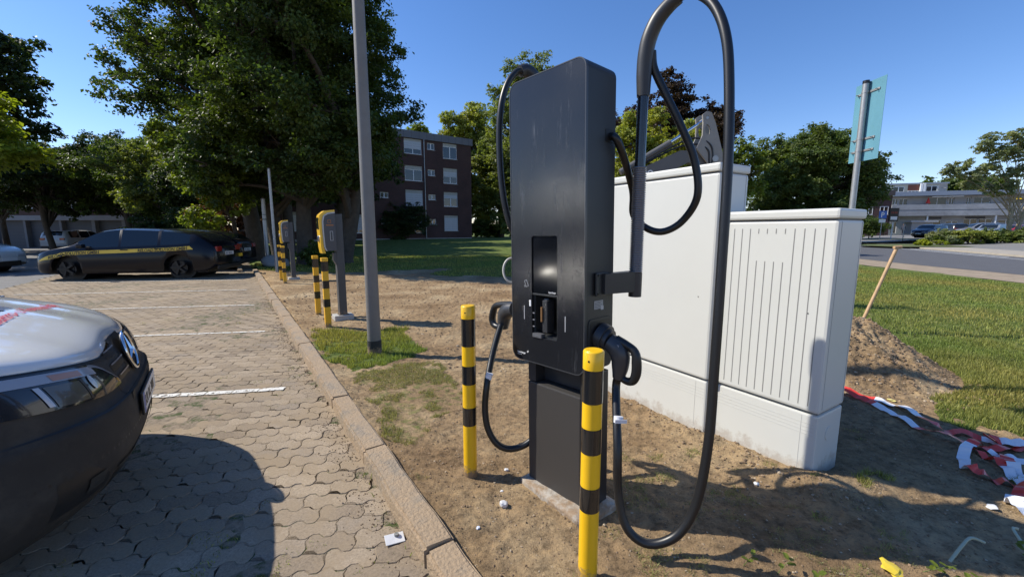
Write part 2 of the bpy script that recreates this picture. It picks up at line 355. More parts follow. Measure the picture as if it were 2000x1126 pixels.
me = npmesh('ground', np.c_[P, Z], F); ga = me.attributes.new('grass', 'FLOAT', 'POINT'); ga.data.foreach_set('value', grass_w(P).astype(np.float32))
ground = link('ground', me, M['soil'], smooth=True); tag(ground, 'bare brown soil and lawn reaching to the horizon', kind='structure')

def sheet(name, poly, z, m, label, parent=None):
    mb = MB(); n = len(poly); mb.add([(x,y,z) for x,y in poly], [tuple(range(n))]); o = mb.build(name, m, parent, fixn=False)
    if not parent: tag(o, label, kind='structure')
    return o
def resamp(A, n=40):
    A = [np.array(a, float) for a in A]; L_ = [0]
    for a, b in zip(A, A[1:]): L_.append(L_[-1]+np.hypot(*(b-a)))
    return [(float(np.interp(t, L_, [a[0] for a in A])), float(np.interp(t, L_, [a[1] for a in A]))) for t in np.linspace(0, L_[-1], n)]
def strip(name, A, B, z, m, label=None, parent=None):
    A, B = resamp(A), resamp(B)
    mb = MB(); n = len(A); mb.add([(x,y,z) for x,y in A]+[(x,y,z) for x,y in B], [(i,i+1,n+i+1,n+i) for i in range(n-1)]); o = mb.build(name, m, parent)
    if label: tag(o, label, kind='structure')
    return o
def off(poly, dd):
    out = []
    for i in range(len(poly)):
        a = Vector(poly[max(i-1,0)]); b = Vector(poly[min(i+1,len(poly)-1)]); t = (b-a).normalized(); p = Vector(poly[i]); out.append((p.x+t.y*dd, p.y-t.x*dd))
    return out
# street on the right
verge_in = off(ROAD_NEAR, 2.2)
strip('verge', off(ROAD_NEAR,-.4), verge_in, .0, M['verge'], 'sandy worn verge between lawn and street')
road = strip('road', off(ROAD_NEAR,1.9), off(ROAD_FAR,.15), .006, M['asphalt'], 'grey asphalt street beyond the lawn')
strip('painted_line', off(ROAD_FAR,-1.35), off(ROAD_FAR,-1.22), .011, M['road_paint'], parent=road)
A = off(ROAD_FAR,-.55); strip('painted_line', A[3:], off(ROAD_FAR,-.67)[3:], .011, M['road_paint'], parent=road)
pv = MB(); A = [(24.05,-12),(24.05,8),(25.05,15),(28.1,22.6),(31.55,30),(37.9,44.4),(52.1,74)]; B = off(A,3.2)
for i in range(len(A)-1):
    pv.add([(A[i][0],A[i][1],-.02),(A[i+1][0],A[i+1][1],-.02),(A[i+1][0],A[i+1][1],.12),(A[i][0],A[i][1],.12),(B[i+1][0],B[i+1][1],.12),(B[i][0],B[i][1],.12)], [(0,1,2,3),(3,2,4,5)])
tag(pv.build('pavement', M['pave_pale']), 'pale pavement with raised kerb along the far side of the street', kind='structure')
fe = off(A, 3.25); fc = MB()
rows = [(0,.11),(3,.25),(12,.64),(60,.9),(150,.9)]
Vf = []
for dd_, zz_ in rows: Vf += [(x+dd_,y+dd_*.25,zz_) for x,y in fe]
nf_ = len(fe); fc.add(Vf, [(r*nf_+i,r*nf_+i+1,(r+1)*nf_+i+1,(r+1)*nf_+i) for r in range(len(rows)-1) for i in range(nf_-1)])
tag(fc.build('forecourt', mat('forecourt',(.19,.185,.175),.9,var=.15,vscale=.8)), 'grey parking forecourt in front of the shops', kind='structure')

# lane behind the parking bays
lane = sheet('lane', [tuple(K0+KN*-5.5+KU*t) for t in (-4, 60)]+[tuple(K0+KN*-42+KU*t) for t in (60,-4)], -.012, M['asphalt_lane'], 'grey asphalt lane behind the parking bays')

# parking bays: pavers
lot_base = MB(); lot_base.add([(*(K0+KN*a+KU*t), -.0048) for a,t in ((.02,-3),(.02,30),(-5.5,30),(-5.5,-3))], [(0,1,2,3)])
lot = lot_base.build('parking_lot', mat('joint_soil',(.23,.18,.125),.95,var=.45,vscale=30,bump=.8,bscale=120,dirt=(.05,.07,.015),dscale=9,dlo=.5,dhi=.6), fixn=False)
tag(lot, 'parking bays of interlocking brownish pavers', kind='structure')
def paver_material():
    m = bpy.data.materials.new('paver'); m.use_nodes = True; nt = m.node_tree; L = nt.links; b = nt.nodes['Principled BSDF']; b.inputs['Roughness'].default_value = .88; b.inputs['Specular IOR Level'].default_value = .25
    g = nt.nodes.new('ShaderNodeNewGeometry')
    def N(s,d,r=.6):
        n = nt.nodes.new('ShaderNodeTexNoise'); n.inputs['Scale'].default_value = s; n.inputs['Detail'].default_value = d; n.inputs['Roughness'].default_value = r; L.new(g.outputs['Position'], n.inputs['Vector']); return n.outputs[0]
    def ramp(src, pts):
        r = nt.nodes.new('ShaderNodeValToRGB'); L.new(src, r.inputs[0]); e = r.color_ramp.elements
        while len(e) < len(pts): e.new(.5)
        for k,(p,c) in enumerate(pts): e[k].position = p; e[k].color = (*c,1)
        return r.outputs[0]
    at = nt.nodes.new('ShaderNodeAttribute'); at.attribute_name = 'rnd'
    oi = nt.nodes.new('ShaderNodeObjectInfo'); sm = nt.nodes.new('ShaderNodeMath'); sm.operation = 'ADD'; L.new(at.outputs['Fac'], sm.inputs[0]); L.new(oi.outputs['Random'], sm.inputs[1])
    fr = nt.nodes.new('ShaderNodeMath'); fr.operation = 'FRACT'; L.new(sm.outputs[0], fr.inputs[0])
    c1 = ramp(fr.outputs[0], [(0,(.255,.20,.142)),(.4,(.315,.25,.178)),(.75,(.37,.295,.21)),(1,(.275,.225,.172))])
    def mul(a, c, t='MULTIPLY', f=1.):
        x = nt.nodes.new('ShaderNodeMix'); x.data_type = 'RGBA'; x.blend_type = t
        if isinstance(f,float): x.inputs[0].default_value = f
        else: L.new(f, x.inputs[0])
        L.new(a, x.inputs[6])
        if isinstance(c, tuple): x.inputs[7].default_value = (*c,1)
        else: L.new(c, x.inputs[7])
        return x.outputs[2]
    c = mul(c1, ramp(N(1.1,5), [(.3,(.72,.72,.72)),(.55,(1,1,1)),(.75,(1.18,1.15,1.08))]))
    c = mul(c, ramp(N(90,6,.8), [(.3,(.55,.55,.55)),(.5,(1,1,1)),(.72,(1.4,1.4,1.4))]))
    dd = ramp(N(2.6,8,.75), [(.44,(0,0,0)),(.60,(.9,.9,.9))]); c = mul(c, (.30,.23,.15), 'MIX', dd)
    L.new(c, b.inputs['Base Color'])
    bp = nt.nodes.new('ShaderNodeBump'); bp.inputs['Strength'].default_value = .7; bp.inputs['Distance'].default_value = .004; L.new(N(120,6,.8), bp.inputs['Height']); L.new(bp.outputs[0], b.inputs['Normal'])
    return m
M['paver'] = paver_material()
PW, PH = .225, .1125
def edge_wave(x):   # interlocking long edge, period PH
    t = (x/PH) % 1; a = .013
    return a*(1 if .12<t<.38 else -1 if .62<t<.88 else (t/.12 if t<=.12 else (.5-t)/.12 if t<=.62 else -(1-t)/.12))
def paver_outline():
    xs = [0,.12,.38,.62,.88]; pts = []
    bot = [(PH*(k+x), edge_wave(PH*(k+x)+1e-9)) for k in (0,1) for x in xs]+[(PW,0)]
    end = [(PW+.009, PH*.3),(PW-.009, PH*.7)]
    top = [(x, y+PH) for x,y in bot[::-1]]
    st = [(.009*-1, PH*.7),(.009, PH*.3)]; st = [(-.009,PH*.7),(.009,PH*.3)]
    return bot+end+top+st
OUT = np.array(paver_outline()); cen = np.array([PW/2, PH/2])
def shrink(o, s):
    n = len(o); r = []
    for i in range(n):
        a = o[i-1]; b = o[(i+1)%n]; t = b-a; t = t/np.hypot(*t); r.append(o[i]+np.array([-t[1],t[0]])*s)
    return np.array(r)
IN1, IN2 = shrink(OUT,.0010), shrink(OUT,.0045)
NP = len(OUT)
pave_V = np.vstack([np.c_[IN1-cen, np.full(NP,-.02)], np.c_[IN1-cen, np.full(NP,-.006)], np.c_[IN2-cen, np.zeros(NP)]])
pave_F = [(i,(i+1)%NP,NP+(i+1)%NP,NP+i) for i in range(NP)]+[(NP+i,NP+(i+1)%NP,2*NP+(i+1)%NP,2*NP+i) for i in range(NP)]
def cap_faces():
    bm = bmesh.new(); vs = [bm.verts.new((x,y,0)) for x,y in IN2]; bm.faces.new(vs); bmesh.ops.triangulate(bm, faces=bm.faces[:]); bm.verts.index_update(); r = [tuple(v.index for v in f.verts) for f in bm.faces]; bm.free(); return r
CAP = cap_faces()
spots = []
for j in range(-8, 330):
    n = j*PH
    for i in range(-110, 10):
        s = i*PW + (PW/2 if j%2 else 0)
        x, y = SU*s+SN*n; q = (x-K0[0])*KN[0]+(y-K0[1])*KN[1]; t = (x-K0[0])*KU[0]+(y-K0[1])*KU[1]
        if -5.45 < q < .015 and t < 24 and y > .55: spots.append((x,y,q))
spots = np.array(spots)
order = np.argsort(np.hypot(spots[:,0], spots[:,1]+.2)+ 50*((spots[:,0]/np.maximum(spots[:,1],.1) < -1.28))+30*(spots[:,1]<1.3) + 40*((SU[0]*spots[:,0]+SU[1]*spots[:,1] < -1.95)&(SN[0]*spots[:,0]+SN[1]*spots[:,1] < 3.6)&(SN[0]*spots[:,0]+SN[1]*spots[:,1] > 1.75)))
pm = bpy.data.meshes.new('paver'); pm.from_pydata([tuple(v) for v in pave_V], [], pave_F+[tuple(2*NP+i for i in c) for c in CAP]); pm.materials.append(M['paver'])
ANG = math.atan2(SU[1], SU[0])
h0 = lambda x,y: .004*pnoise(Vector((x*.9,y*.9,0)))*2
for k in order[:300]:
    x,y,_ = spots[k]; o = bpy.data.objects.new('paver', pm); COL.objects.link(o); o.parent = lot
    o.location = (x, y, -.001+h0(x,y)+random.uniform(-.0018,.0018)); o.rotation_euler = (random.gauss(0,.009), random.gauss(0,.006), ANG+random.gauss(0,.006))
rest = spots[order[300:]]; n = len(rest)
ca, sa = math.cos(ANG), math.sin(ANG); Rz = np.array([[ca,-sa],[sa,ca]])
base = pave_V.copy(); base[:,:2] = base[:,:2] @ Rz.T
tilt = rng.normal(0,.008,(n,2)); zz = np.array([h0(x,y) for x,y,_ in rest])+rng.uniform(-.002,.0015,n)-.001
V = np.repeat(base[None], n, 0); V[:,:,2] += zz[:,None]+V[:,:,0]*tilt[:,:1]+V[:,:,1]*tilt[:,1:]; V[:,:,0] += rest[:,0:1]; V[:,:,1] += rest[:,1:2]
nv = len(base); farm = np.hypot(rest[:,0],rest[:,1]) > 9
Q = np.array(pave_F)[:, :]; T = np.array([[2*NP+i for i in c] for c in CAP])
tri = np.vstack([Q[:, [0,1,2]], Q[:, [0,2,3]], T])
trif = np.vstack([Q[NP:, [0,1,2]], Q[NP:, [0,2,3]], T])
FF = []; RR = []
for k in range(n):
    t = trif if farm[k] else tri; FF.append(t+k*nv); RR.append(np.full(len(t), rng.random()))
me = npmesh('pavers', V.reshape(-1,3), np.vstack(FF), rnd=np.concatenate(RR)); o = link('paver_field', me, M['paver'], lot); o['kind'] = 'stuff'
# worn bay lines, thin paint on the pavers
m = bpy.data.materials.new('worn_paint'); m.use_nodes = True; nt = m.node_tree; L = nt.links; b = nt.nodes['Principled BSDF']; b.inputs['Base Color'].default_value = (.66,.64,.58,1); b.inputs['Roughness'].default_value = .8
g = nt.nodes.new('ShaderNodeNewGeometry'); nn = nt.nodes.new('ShaderNodeTexNoise'); nn.inputs['Scale'].default_value = 26; nn.inputs['Detail'].default_value = 6; nn.inputs['Roughness'].default_value = .75; L.new(g.outputs['Position'], nn.inputs['Vector'])
mr = nt.nodes.new('ShaderNodeMapRange'); mr.inputs[1].default_value = .42; mr.inputs[2].default_value = .47; L.new(nn.outputs[0], mr.inputs[0]); L.new(mr.outputs[0], b.inputs['Alpha'])
M['worn_paint'] = m
for k, nl in enumerate((1.57, 4.03, 6.49, 8.88, 11.22, 13.62, 16.0, 18.4)):
    # each paver row is painted piece by piece, so the joints stay open
    mb = MB(); w = .062 if k != 1 else .075
    s = -24.
    while s < 0:
        for r0 in (-1,0,1):
            p = sn(s+PW/2, nl); q = (p.x-K0[0])*KN[0]+(p.y-K0[1])*KN[1]
        if -4.9 < q < -.28:
            a = 0
            xs = np.linspace(s+.004, s+PW-.004, 7)
            lo = [sn(x, nl-w/2+.004*math.sin(x*31), .0065+h0(*sn(x,nl)[:2])) for x in xs]; hi = [sn(x, nl+w/2+.004*math.sin(x*23), .0065+h0(*sn(x,nl)[:2])) for x in xs]
            mb.add(lo+hi, [(i,i+1,8+i,7+i) for i in range(6)])
        s += PW
    if mb.f: mb.build('painted_line', M['worn_paint'], lot, fixn=False)
# kerb stones
kerb = empty('kerb', (K0[0], K0[1], 0), math.atan2(KU[1],KU[0])); tag(kerb, 'row of long weathered concrete kerb stones between bays and soil', kind='structure')
km = mat('kerb_stone', (.27,.225,.17), .92, var=.28, vscale=16, bump=1.0, bscale=60, bdist=.010, dirt=(.34,.25,.16), dscale=4, dlo=.36, dhi=.52)
def kerb_mesh(k):
    bm = bmesh.new(); bmesh.ops.create_cube(bm, size=1)
    for v in bm.verts: v.co = Vector((v.co.x*.988, v.co.y*.145, v.co.z*.25))
    bmesh.ops.subdivide_edges(bm, edges=[e for e in bm.edges if abs(e.verts[0].co.x-e.verts[1].co.x) > .5], cuts=9)
    bmesh.ops.bevel(bm, geom=[e for e in bm.edges if (e.verts[0].co.z > .1 and e.verts[1].co.z > .1 and abs(e.verts[0].co.y-e.verts[1].co.y) < .01)], offset=.014, segments=2, affect='EDGES')
    for v in bm.verts: v.co += Vector((0, pnoise(v.co*6+Vector((k*9,0,0)))*.006, pnoise(v.co*5+Vector((k*9,4,0)))*.008+pnoise(v.co*19+Vector((k*9,4,0)))*.006 if v.co.z > 0 else 0))
    me = bpy.data.meshes.new('kerb_stone'); bm.to_mesh(me); bm.free(); me.materials.append(km); return me
kms = [kerb_mesh(k) for k in range(4)]
for k in range(-2, 24):
    jog = 0
    if k >= 16: jog = .45
    o = bpy.data.objects.new('kerb_stone', kms[k%4]); COL.objects.link(o); o.parent = kerb
    o.location = (k+.64, -.0725+jog, -.028+random.uniform(-.005,.006)); o.rotation_euler = (random.gauss(0,.01), random.gauss(0,.003), random.gauss(0,.006)+(math.pi if k%3==0 else 0))
# ------------------------------------------------------------------ charging column
def hz(x, y): return float(terrain_h(np.array([[x, y]]))[0])
def poly_plate(name, outer, inner, y0, y1, m, parent, bev=0):
    """plate in the XZ plane with an optional hole, front at y0, back at y1"""
    bm = bmesh.new()
    def ring(pts): 
        vs = [bm.verts.new((x, 0, z)) for x, z in pts]; return [bm.edges.new((vs[i], vs[(i+1)%len(vs)])) for i in range(len(vs))]
    es = ring(outer)
    for h in (inner or []): es += ring(h)
    bmesh.ops.triangle_fill(bm, edges=es, use_beauty=True, use_dissolve=False)
    r = bmesh.ops.extrude_face_region(bm, geom=bm.faces[:]); nvs = [v for v in r['geom'] if isinstance(v, bmesh.types.BMVert)]
    st = set(nvs)
    for v in bm.verts: v.co.y = y1 if v in st else y0
    bmesh.ops.recalc_face_normals(bm, faces=bm.faces)
    me = bpy.data.meshes.new(name); bm.to_mesh(me); bm.free(); return link(name, me, m, parent)
YAW = .744
KS = 1.17                                                      # size of the column and its arms, set from the camera height
MK = Matrix.Translation((0,0,1.48*(1-KS))) @ Matrix.Scale(KS,4)
Kp = lambda p: tuple(MK @ Vector(p))
ch = empty('charging_station', Kp((.308, 1.611, 0)), rot=(0, -.021, YAW-math.pi/2)); ch.scale = (KS,)*3
tag(ch, 'tall black charging column with a dark screen, on a box pedestal among the soil', 'charging station')
W_, D_, Z0, Z1 = .428, .197, .883, 2.133
def station_panel():
    m = M['station'].copy(); m.name = 'station_panel'; nt = m.node_tree; L = nt.links; b = nt.nodes['Principled BSDF']
    tc = nt.nodes.new('ShaderNodeTexCoord'); mp = nt.nodes.new('ShaderNodeMapping'); mp.inputs['Scale'].default_value = (30,30,4.5); L.new(tc.outputs['Object'], mp.inputs[0])
    n = nt.nodes.new('ShaderNodeTexNoise'); n.inputs['Scale'].default_value = 1; n.inputs['Detail'].default_value = 9; n.inputs['Roughness'].default_value = .8; L.new(mp.outputs[0], n.inputs['Vector'])
    r = nt.nodes.new('ShaderNodeMapRange'); r.inputs[1].default_value = .55; r.inputs[2].default_value = .74; r.inputs[4].default_value = .55; L.new(n.outputs[0], r.inputs[0])
    n2 = nt.nodes.new('ShaderNodeTexNoise'); n2.inputs['Scale'].default_value = 4; L.new(tc.outputs['Object'], n2.inputs['Vector'])
    r2 = nt.nodes.new('ShaderNodeMapRange'); r2.inputs[1].default_value = .45; r2.inputs[2].default_value = .65; L.new(n2.outputs[0], r2.inputs[0])
    ml = nt.nodes.new('ShaderNodeMath'); ml.operation = 'MULTIPLY'; L.new(r.outputs[0], ml.inputs[0]); L.new(r2.outputs[0], ml.inputs[1])
    mx = nt.nodes.new('ShaderNodeMix'); mx.data_type = 'RGBA'; L.new(ml.outputs[0], mx.inputs[0])
    src = b.inputs['Base Color'].links[0].from_socket; L.new(src, mx.inputs[6]); mx.inputs[7].default_value = (.20,.20,.21,1); L.new(mx.outputs[2], b.inputs['Base Color'])
    ra = nt.nodes.new('ShaderNodeMapRange'); ra.inputs[3].default_value = .12; ra.inputs[4].default_value = .32; L.new(n2.outputs[0], ra.inputs[0]); L.new(ra.outputs[0], b.inputs['Roughness'])
    return m
M['station_panel'] = station_panel()
HOLE = rrect(-.297,-.145,1.008,1.462,.012,4)
# housing: shell with a hole in its right side for the holster is kept as solid walls
o = poly_plate('housing', rrect(-W_, 0, Z0, Z1, .045, 6), [rrect(-.285,-.157,1.02,1.45,.01,4)], .012, D_, M['station_side'], ch)
front = poly_plate('front_panel', rrect(-W_+.004, -.004, Z0+.004, Z1-.004, .042, 6), [HOLE], 0, .0118, M['station_panel'], ch)
fb = poly_plate('edge_trim', rrect(-W_-.0005, .0005, Z0-.0005, Z1+.0005, .0455, 6), [rrect(-W_+.0035,-.0035,Z0+.0035,Z1-.0035,.042,6)], -.0012, .0118, mat('trim',(.05,.052,.056),.3), ch)
MB().box(-.30,-.14,.07,.075,1.0,1.47).build('recess_back', M['grille_black'], ch)
sc = MB().box(-.2945,-.1475,.006,.014,1.208,1.4585).build('screen', M['screen'], ch)
MB().box(-.2965,-.1455,.002,.03,1.198,1.2065,bev=.002).build('divider', M['station_side'], ch)
t = text_mesh('hypercharger', .013, m=M['white'], parent=ch, loc=(-.200,.0052,1.213), rot=(R(90),0,0), ext=.0003, sx=.62)
pt = MB().box(-.293,-.232,-.022,.045,1.032,1.186,bev=.008).build('card_terminal', mat('terminal',(.012,.012,.014),.12,coat=.8,var=.2,vscale=40,dirt=(.2,.2,.2),dscale=60,dlo=.68,dhi=.8), ch)
pt.rotation_euler = (R(-3),0,0); pt.location = (0,-.05*0,0)
MB().box(-.229,-.20,-.004,.045,1.035,1.18,bev=.004).build('terminal_side', M['plastic_dark'], ch)
MB().box(-.2315,-.226,-.012,.0,1.085,1.15).build('brown_label', mat('brown_label',(.25,.13,.05),.5), ch)
MB().box(-.291,-.281,-.0235,-.02,1.15,1.178,bev=.001).build('terminal_sticker', M['white'], ch)
MB().box(-.29,-.235,-.005,.02,1.006,1.024).build('card_tray', mat('trim2',(.11,.112,.12),.3), ch)
for zz in (1.011,1.017): MB().box(-.287,-.238,-.0065,-.0045,zz,zz+.002).build('card_slot', M['silver'], ch)
for zz in (0,1,2): MB().box(-.268,-.258,-.0245,-.0215,1.06+zz*.03,1.064+zz*.03).build('terminal_key', mat('key',(.25,.25,.27),.4), ch)
for (xa, za, h) in ((-.3465,1.080,.064),(-.101,1.058,.066)): MB().box(xa,xa+.003,-.0022,-.0003,za,za+h).build('marker_line', mat('marker',(.5,.5,.52),.4), ch)
# card and wave pictogram
nf = MB(); T = Matrix.Translation((-.330,-.0012,1.248)) @ Matrix.Rotation(R(-24),4,'Y')
for x0,x1,z0,z1 in ((-.008,.008,.014,.0155),(-.008,.008,-.0155,-.014),(-.008,-.0065,-.0155,.0155),(.0065,.008,-.0155,.0155)): nf.box(x0,x1,-.0006,.0006,z0,z1,T=T)
for k in range(3): nf.box(-.0105-.0035*k,-.0095-.0035*k,-.0006,.0006,-.012-.0,-.012+.007+.002*k,T=T)
nf.build('card_symbol', mat('symbol',(.45,.45,.47),.4), ch)
text_mesh('hypercharger', .0125, m=M['white'], parent=ch, loc=(-.394,-.0008,.914), rot=(R(90),0,0), ext=.0004, bold=.0002, sx=.8)
text_mesh('by alpitronic', .0055, m=M['white'], parent=ch, loc=(-.394,-.0008,.906), rot=(R(90),0,0), ext=.0003)
lg = MB(); lg.add([(-.332,-.0008,.926),(-.326,-.0008,.934),(-.3265,-.0008,.924)],[(0,1,2)]).add([(-.325,-.0008,.922),(-.318,-.0008,.936),(-.3245,-.0008,.930)],[(0,1,2)]); lg.build('logo_wings', M['white'], ch, fixn=False)
# right side: recess around the plug, type label, cable slot
def side_plate(name, y0,y1,z0,z1,x0,x1,m,r=.012,par=ch):
    pl = poly_plate(name, rrect(y0,y1,z0,z1,r,4), None, 0, x1-x0, m, par); pl.rotation_euler = (0,0,R(90)); pl.location = (x1,0,0); return pl
side_plate('holster_frame', .022,.186,.90,1.118,-.001,.0035,M['station_side'],.02)
side_plate('holster_recess', .032,.178,.90,1.108,.0036,.0042,M['grille_black'],.016)
side_plate('cable_slot', .128,.194,1.835,1.885,.0005,.002,M['grille_black'],.005)
sl = side_plate('type_label', .063,.124,1.157,1.192,.0004,.0012,mat('type_label',(.33,.34,.35),.4),.002)
for k in range(5): MB().box(.0013,.0016,.067,.067+.05-.012*(k%2),1.161+k*.006,1.163+k*.006).build('label_print', M['post_grey'], ch)
side_plate('type_label', .108,.127,1.151,1.168,.0014,.0020,mat('type_label2',(.45,.45,.45),.4),.002)
MB().cyl((-.002,.108,1.04),(.045,.112,1.025),.05,.046,24).cyl((-.002,.108,1.04),(.03,.11,1.03),.06,.058,24).build('plug_socket', M['plastic_dark'], ch)
MB().cyl((-W_+.002,.108,1.10),(-W_-.03,.11,1.10),.045,.042,24).build('plug_socket', M['plastic_dark'], ch)
# pedestal
ped = MB(); ped.box(-.362,-.045,.035,.165,.262,.772,bev=.006)
ped.build('pedestal', mat('pedestal',(.045,.042,.040),.5,bump=.1,bscale=700,bdist=.001), ch)
MB().box(-.362,-.315,.04,.165,.776,Z0-.001).box(-.314,-.06,.10,.16,.776,Z0-.001).build('pedestal_neck', M['plastic_dark'], ch)
MB().box(-.040,.002,.030,.172,.262,Z0-.003,bev=.006).build('pedestal_channel', mat('ped2',(.028,.026,.026),.35), ch)
MB().box(-.0445,-.0405,.033,.17,.262,Z0-.003).build('pedestal_joint', M['grille_black'], ch)
# concrete footing (a thing of its own)
bmf = bmesh.new(); bmesh.ops.create_cube(bmf, size=1)
for v in bmf.verts: v.co = Vector((v.co.x*.47, v.co.y*.27, v.co.z*.15))
bmesh.ops.subdivide_edges(bmf, edges=bmf.edges[:], cuts=7, use_grid_fill=True)
for v in bmf.verts:
    k = 1 if v.co.z > .05 else .4
    v.co += Vector((pnoise(v.co*9)*.012, pnoise(v.co*9+Vector((5,0,0)))*.012, pnoise(v.co*14+Vector((0,5,0)))*.008*k))
me = bpy.data.meshes.new('concrete_footing'); bmf.to_mesh(me); bmf.free()
fo = link('concrete_footing', me, M['concrete'], smooth=True); fo.location = (.303,2.104,-.008); fo.rotation_euler = (0,0,-.93)
tag(fo, 'rough concrete footing slab under the tall black charging column', 'footing')

# holder arms and cables: world coordinates
cw = lambda x,y,z: ch_m @ Vector((x,y,z))
ch_m = Matrix.Translation((.308,1.611,0)) @ Matrix.Rotation(YAW-math.pi/2,4,'Z') @ Matrix.Rotation(-.021,4,'Y')
arm = empty('cable_arm', Kp((.536,1.78,1.17))); tag(arm, 'cable arm on the right of the charging column, ribbed hose below a black rod', 'cable arm')
def abuild(mb, name, m, par, org): 
    o = mb.build(name, m, par); o.data.transform(MK); o.matrix_parent_inverse = Matrix.Translation(-Vector(org)); return o
OA = Kp((.536,1.78,1.17))
pl = MB(); T = ch_m
pl.box(.0045,.016,.058,.143,1.213,1.309,bev=.004,T=T); abuild(pl,'mounting_plate',M['station_side'],arm,OA)
b2 = MB()
p1 = cw(.0165,.12,1.262); 
for yy,zz in ((.068,1.223),(.068,1.299),(.133,1.223),(.133,1.299)):
    q = MB(); q.cyl(cw(.0155,yy,zz), cw(.0205,yy,zz), .0045, n=8); abuild(q,'bolt',M['grille_black'],arm,OA)
br = MB(); a = Vector(cw(.012,.10,1.262)); b = Vector((.520,1.78,1.262)); dd = (b-a).normalized(); sd = Vector((dd.y,-dd.x,0))
for sgn in (1,):
    vs = [a+sd*.018+Vector((0,0,z)) for z in (-.042,.042)]+[b+sd*.026+Vector((0,0,z)) for z in (-.044,.044)]+[a-sd*.012+Vector((0,0,z)) for z in (-.042,.042)]+[b-sd*.02+Vector((0,0,z)) for z in (-.044,.044)]
    br.add(vs, [(0,1,3,2),(4,6,7,5),(0,4,5,1),(2,3,7,6),(1,5,7,3),(0,2,6,4)])
abuild(br,'bracket',M['plastic_dark'],arm,OA)
abuild(MB().cyl((.536,1.78,1.195),(.536,1.78,1.30),.0275,n=24),'clamp',M['plastic_dark'],arm,OA)
hs = MB(); prof = []
z = 1.301
while z < 1.735: prof += [(z,.0195),(z+.0028,.0245),(z+.0062,.0245),(z+.009,.0195)]; z += .0092
hs.tube([(.536-.003*(zz-1.3),1.78,zz) for zz,_ in prof], [r*1.16 for _,r in prof], n=20); abuild(hs,'ribbed_hose',mat('ribbed',(.20,.20,.215),.34,metal=.45),arm,OA)
abuild(MB().cyl((.5345,1.78,1.73),(.536,1.78,2.03),.0215,n=20),'rod',M['black_paint'],arm,OA)
def rightguide():
    pts = [(.537,1.78,2.02),(.536,1.78,2.10),(.537,1.775,2.17),(.546,1.765,2.235),(.570,1.745,2.295),(.604,1.72,2.335),(.632,1.695,2.352)]
    P_, r_ = spline(pts, 5, [.026,.030,.031,.031,.030,.028,.025]); return MB().tube(P_, r_, n=18)
abuild(rightguide(),'cable_guide',M['plastic_dark'],arm,OA)
# right cable
TP = ch_m @ Matrix.Translation((.045,.112,1.02)) @ Matrix.Rotation(R(8),4,'Z') @ Matrix.Rotation(R(10),4,'Y') @ Matrix.Scale(.9,4)
C1 = [cw(-.01,.165,1.865), cw(.03,.175,1.83), (.530,1.86,1.66),(.545,1.88,1.55),(.60,1.86,1.49),(.665,1.83,1.475),(.73,1.79,1.52),(.765,1.74,1.62),(.745,1.74,1.76),(.685,1.75,1.90),(.620,1.765,2.03),(.575,1.775,2.125),(.562,1.77,2.19)]
C2 = [(.600,1.725,2.33),(.640,1.685,2.352),(.675,1.64,2.335),(.712,1.575,2.26),(.735,1.525,2.14),(.745,1.50,1.98),(.745,1.47,1.70),(.738,1.45,1.35),(.728,1.43,1.0),(.715,1.41,.72),(.685,1.40,.50),(.635,1.40,.375),(.57,1.41,.315),(.50,1.43,.30),(.44,1.455,.35),(.415,1.49,.47),(.415,1.52,.64),tuple(TP @ Vector((.073,0,-.21))), tuple(TP @ Vector((.073,0,-.14)))]
cabl = empty('charging_cable', Kp((.57,1.41,.30))); tag(cabl, 'black charging cable hanging in a long loop on the right side, plug in the column', 'cable')
OC = Kp((.57,1.41,.30))
abuild(MB().tube(C1, .0155, n=14, sub=8),'cable_loop',M['rubber'],cabl,OC)
abuild(MB().tube(C2, .0172, n=14, sub=8),'cable',M['rubber'],cabl,OC)
tg = MB(); tg.cyl((.4165,1.528,.735),(.4185,1.535,.758),.0182,n=16); tg.box(.400,.446,1.512,1.5135,.739,.754)
abuild(tg,'tag',mat('cable_tag',(.68,.70,.76),.5),cabl,OC)
def plug(name, T, par, org):
    """gun-shaped plug: local X outwards from the column, Z up"""
    g = MB()
    g.tube([T@Vector(p) for p in ((.0,0,.0),(.035,0,-.012),(.062,0,-.045),(.072,0,-.10),(.073,0,-.152))], [.038,.042,.040,.034,.024], n=16, sub=4)
    h = abuild(g, name, mat('plug_body',(.045,.047,.052),.36,bump=.08,bscale=300,bdist=.001), par, org)
    g = MB(); pts = [(.03,0,.022),(.085,0,.012),(.125,0,-.006),(.142,0,-.05),(.150,0,-.105),(.138,0,-.142),(.105,0,-.150),(.082,0,-.135)]
    P_, r_ = spline([T@Vector(p) for p in pts], 4, [.020,.017,.017,.020,.020,.018,.015,.016]); g.tube(P_, r_, n=12)
    hd = abuild(g, 'grip', M['rubber'], par, org)
    g = MB(); g.box(.028,.062,-.0365,-.034,-.03,.012,bev=.003,T=T); abuild(g,'plug_label',mat('plug_label',(.2,.2,.21),.4),par,org)
plug('plug', TP, cabl, OC)
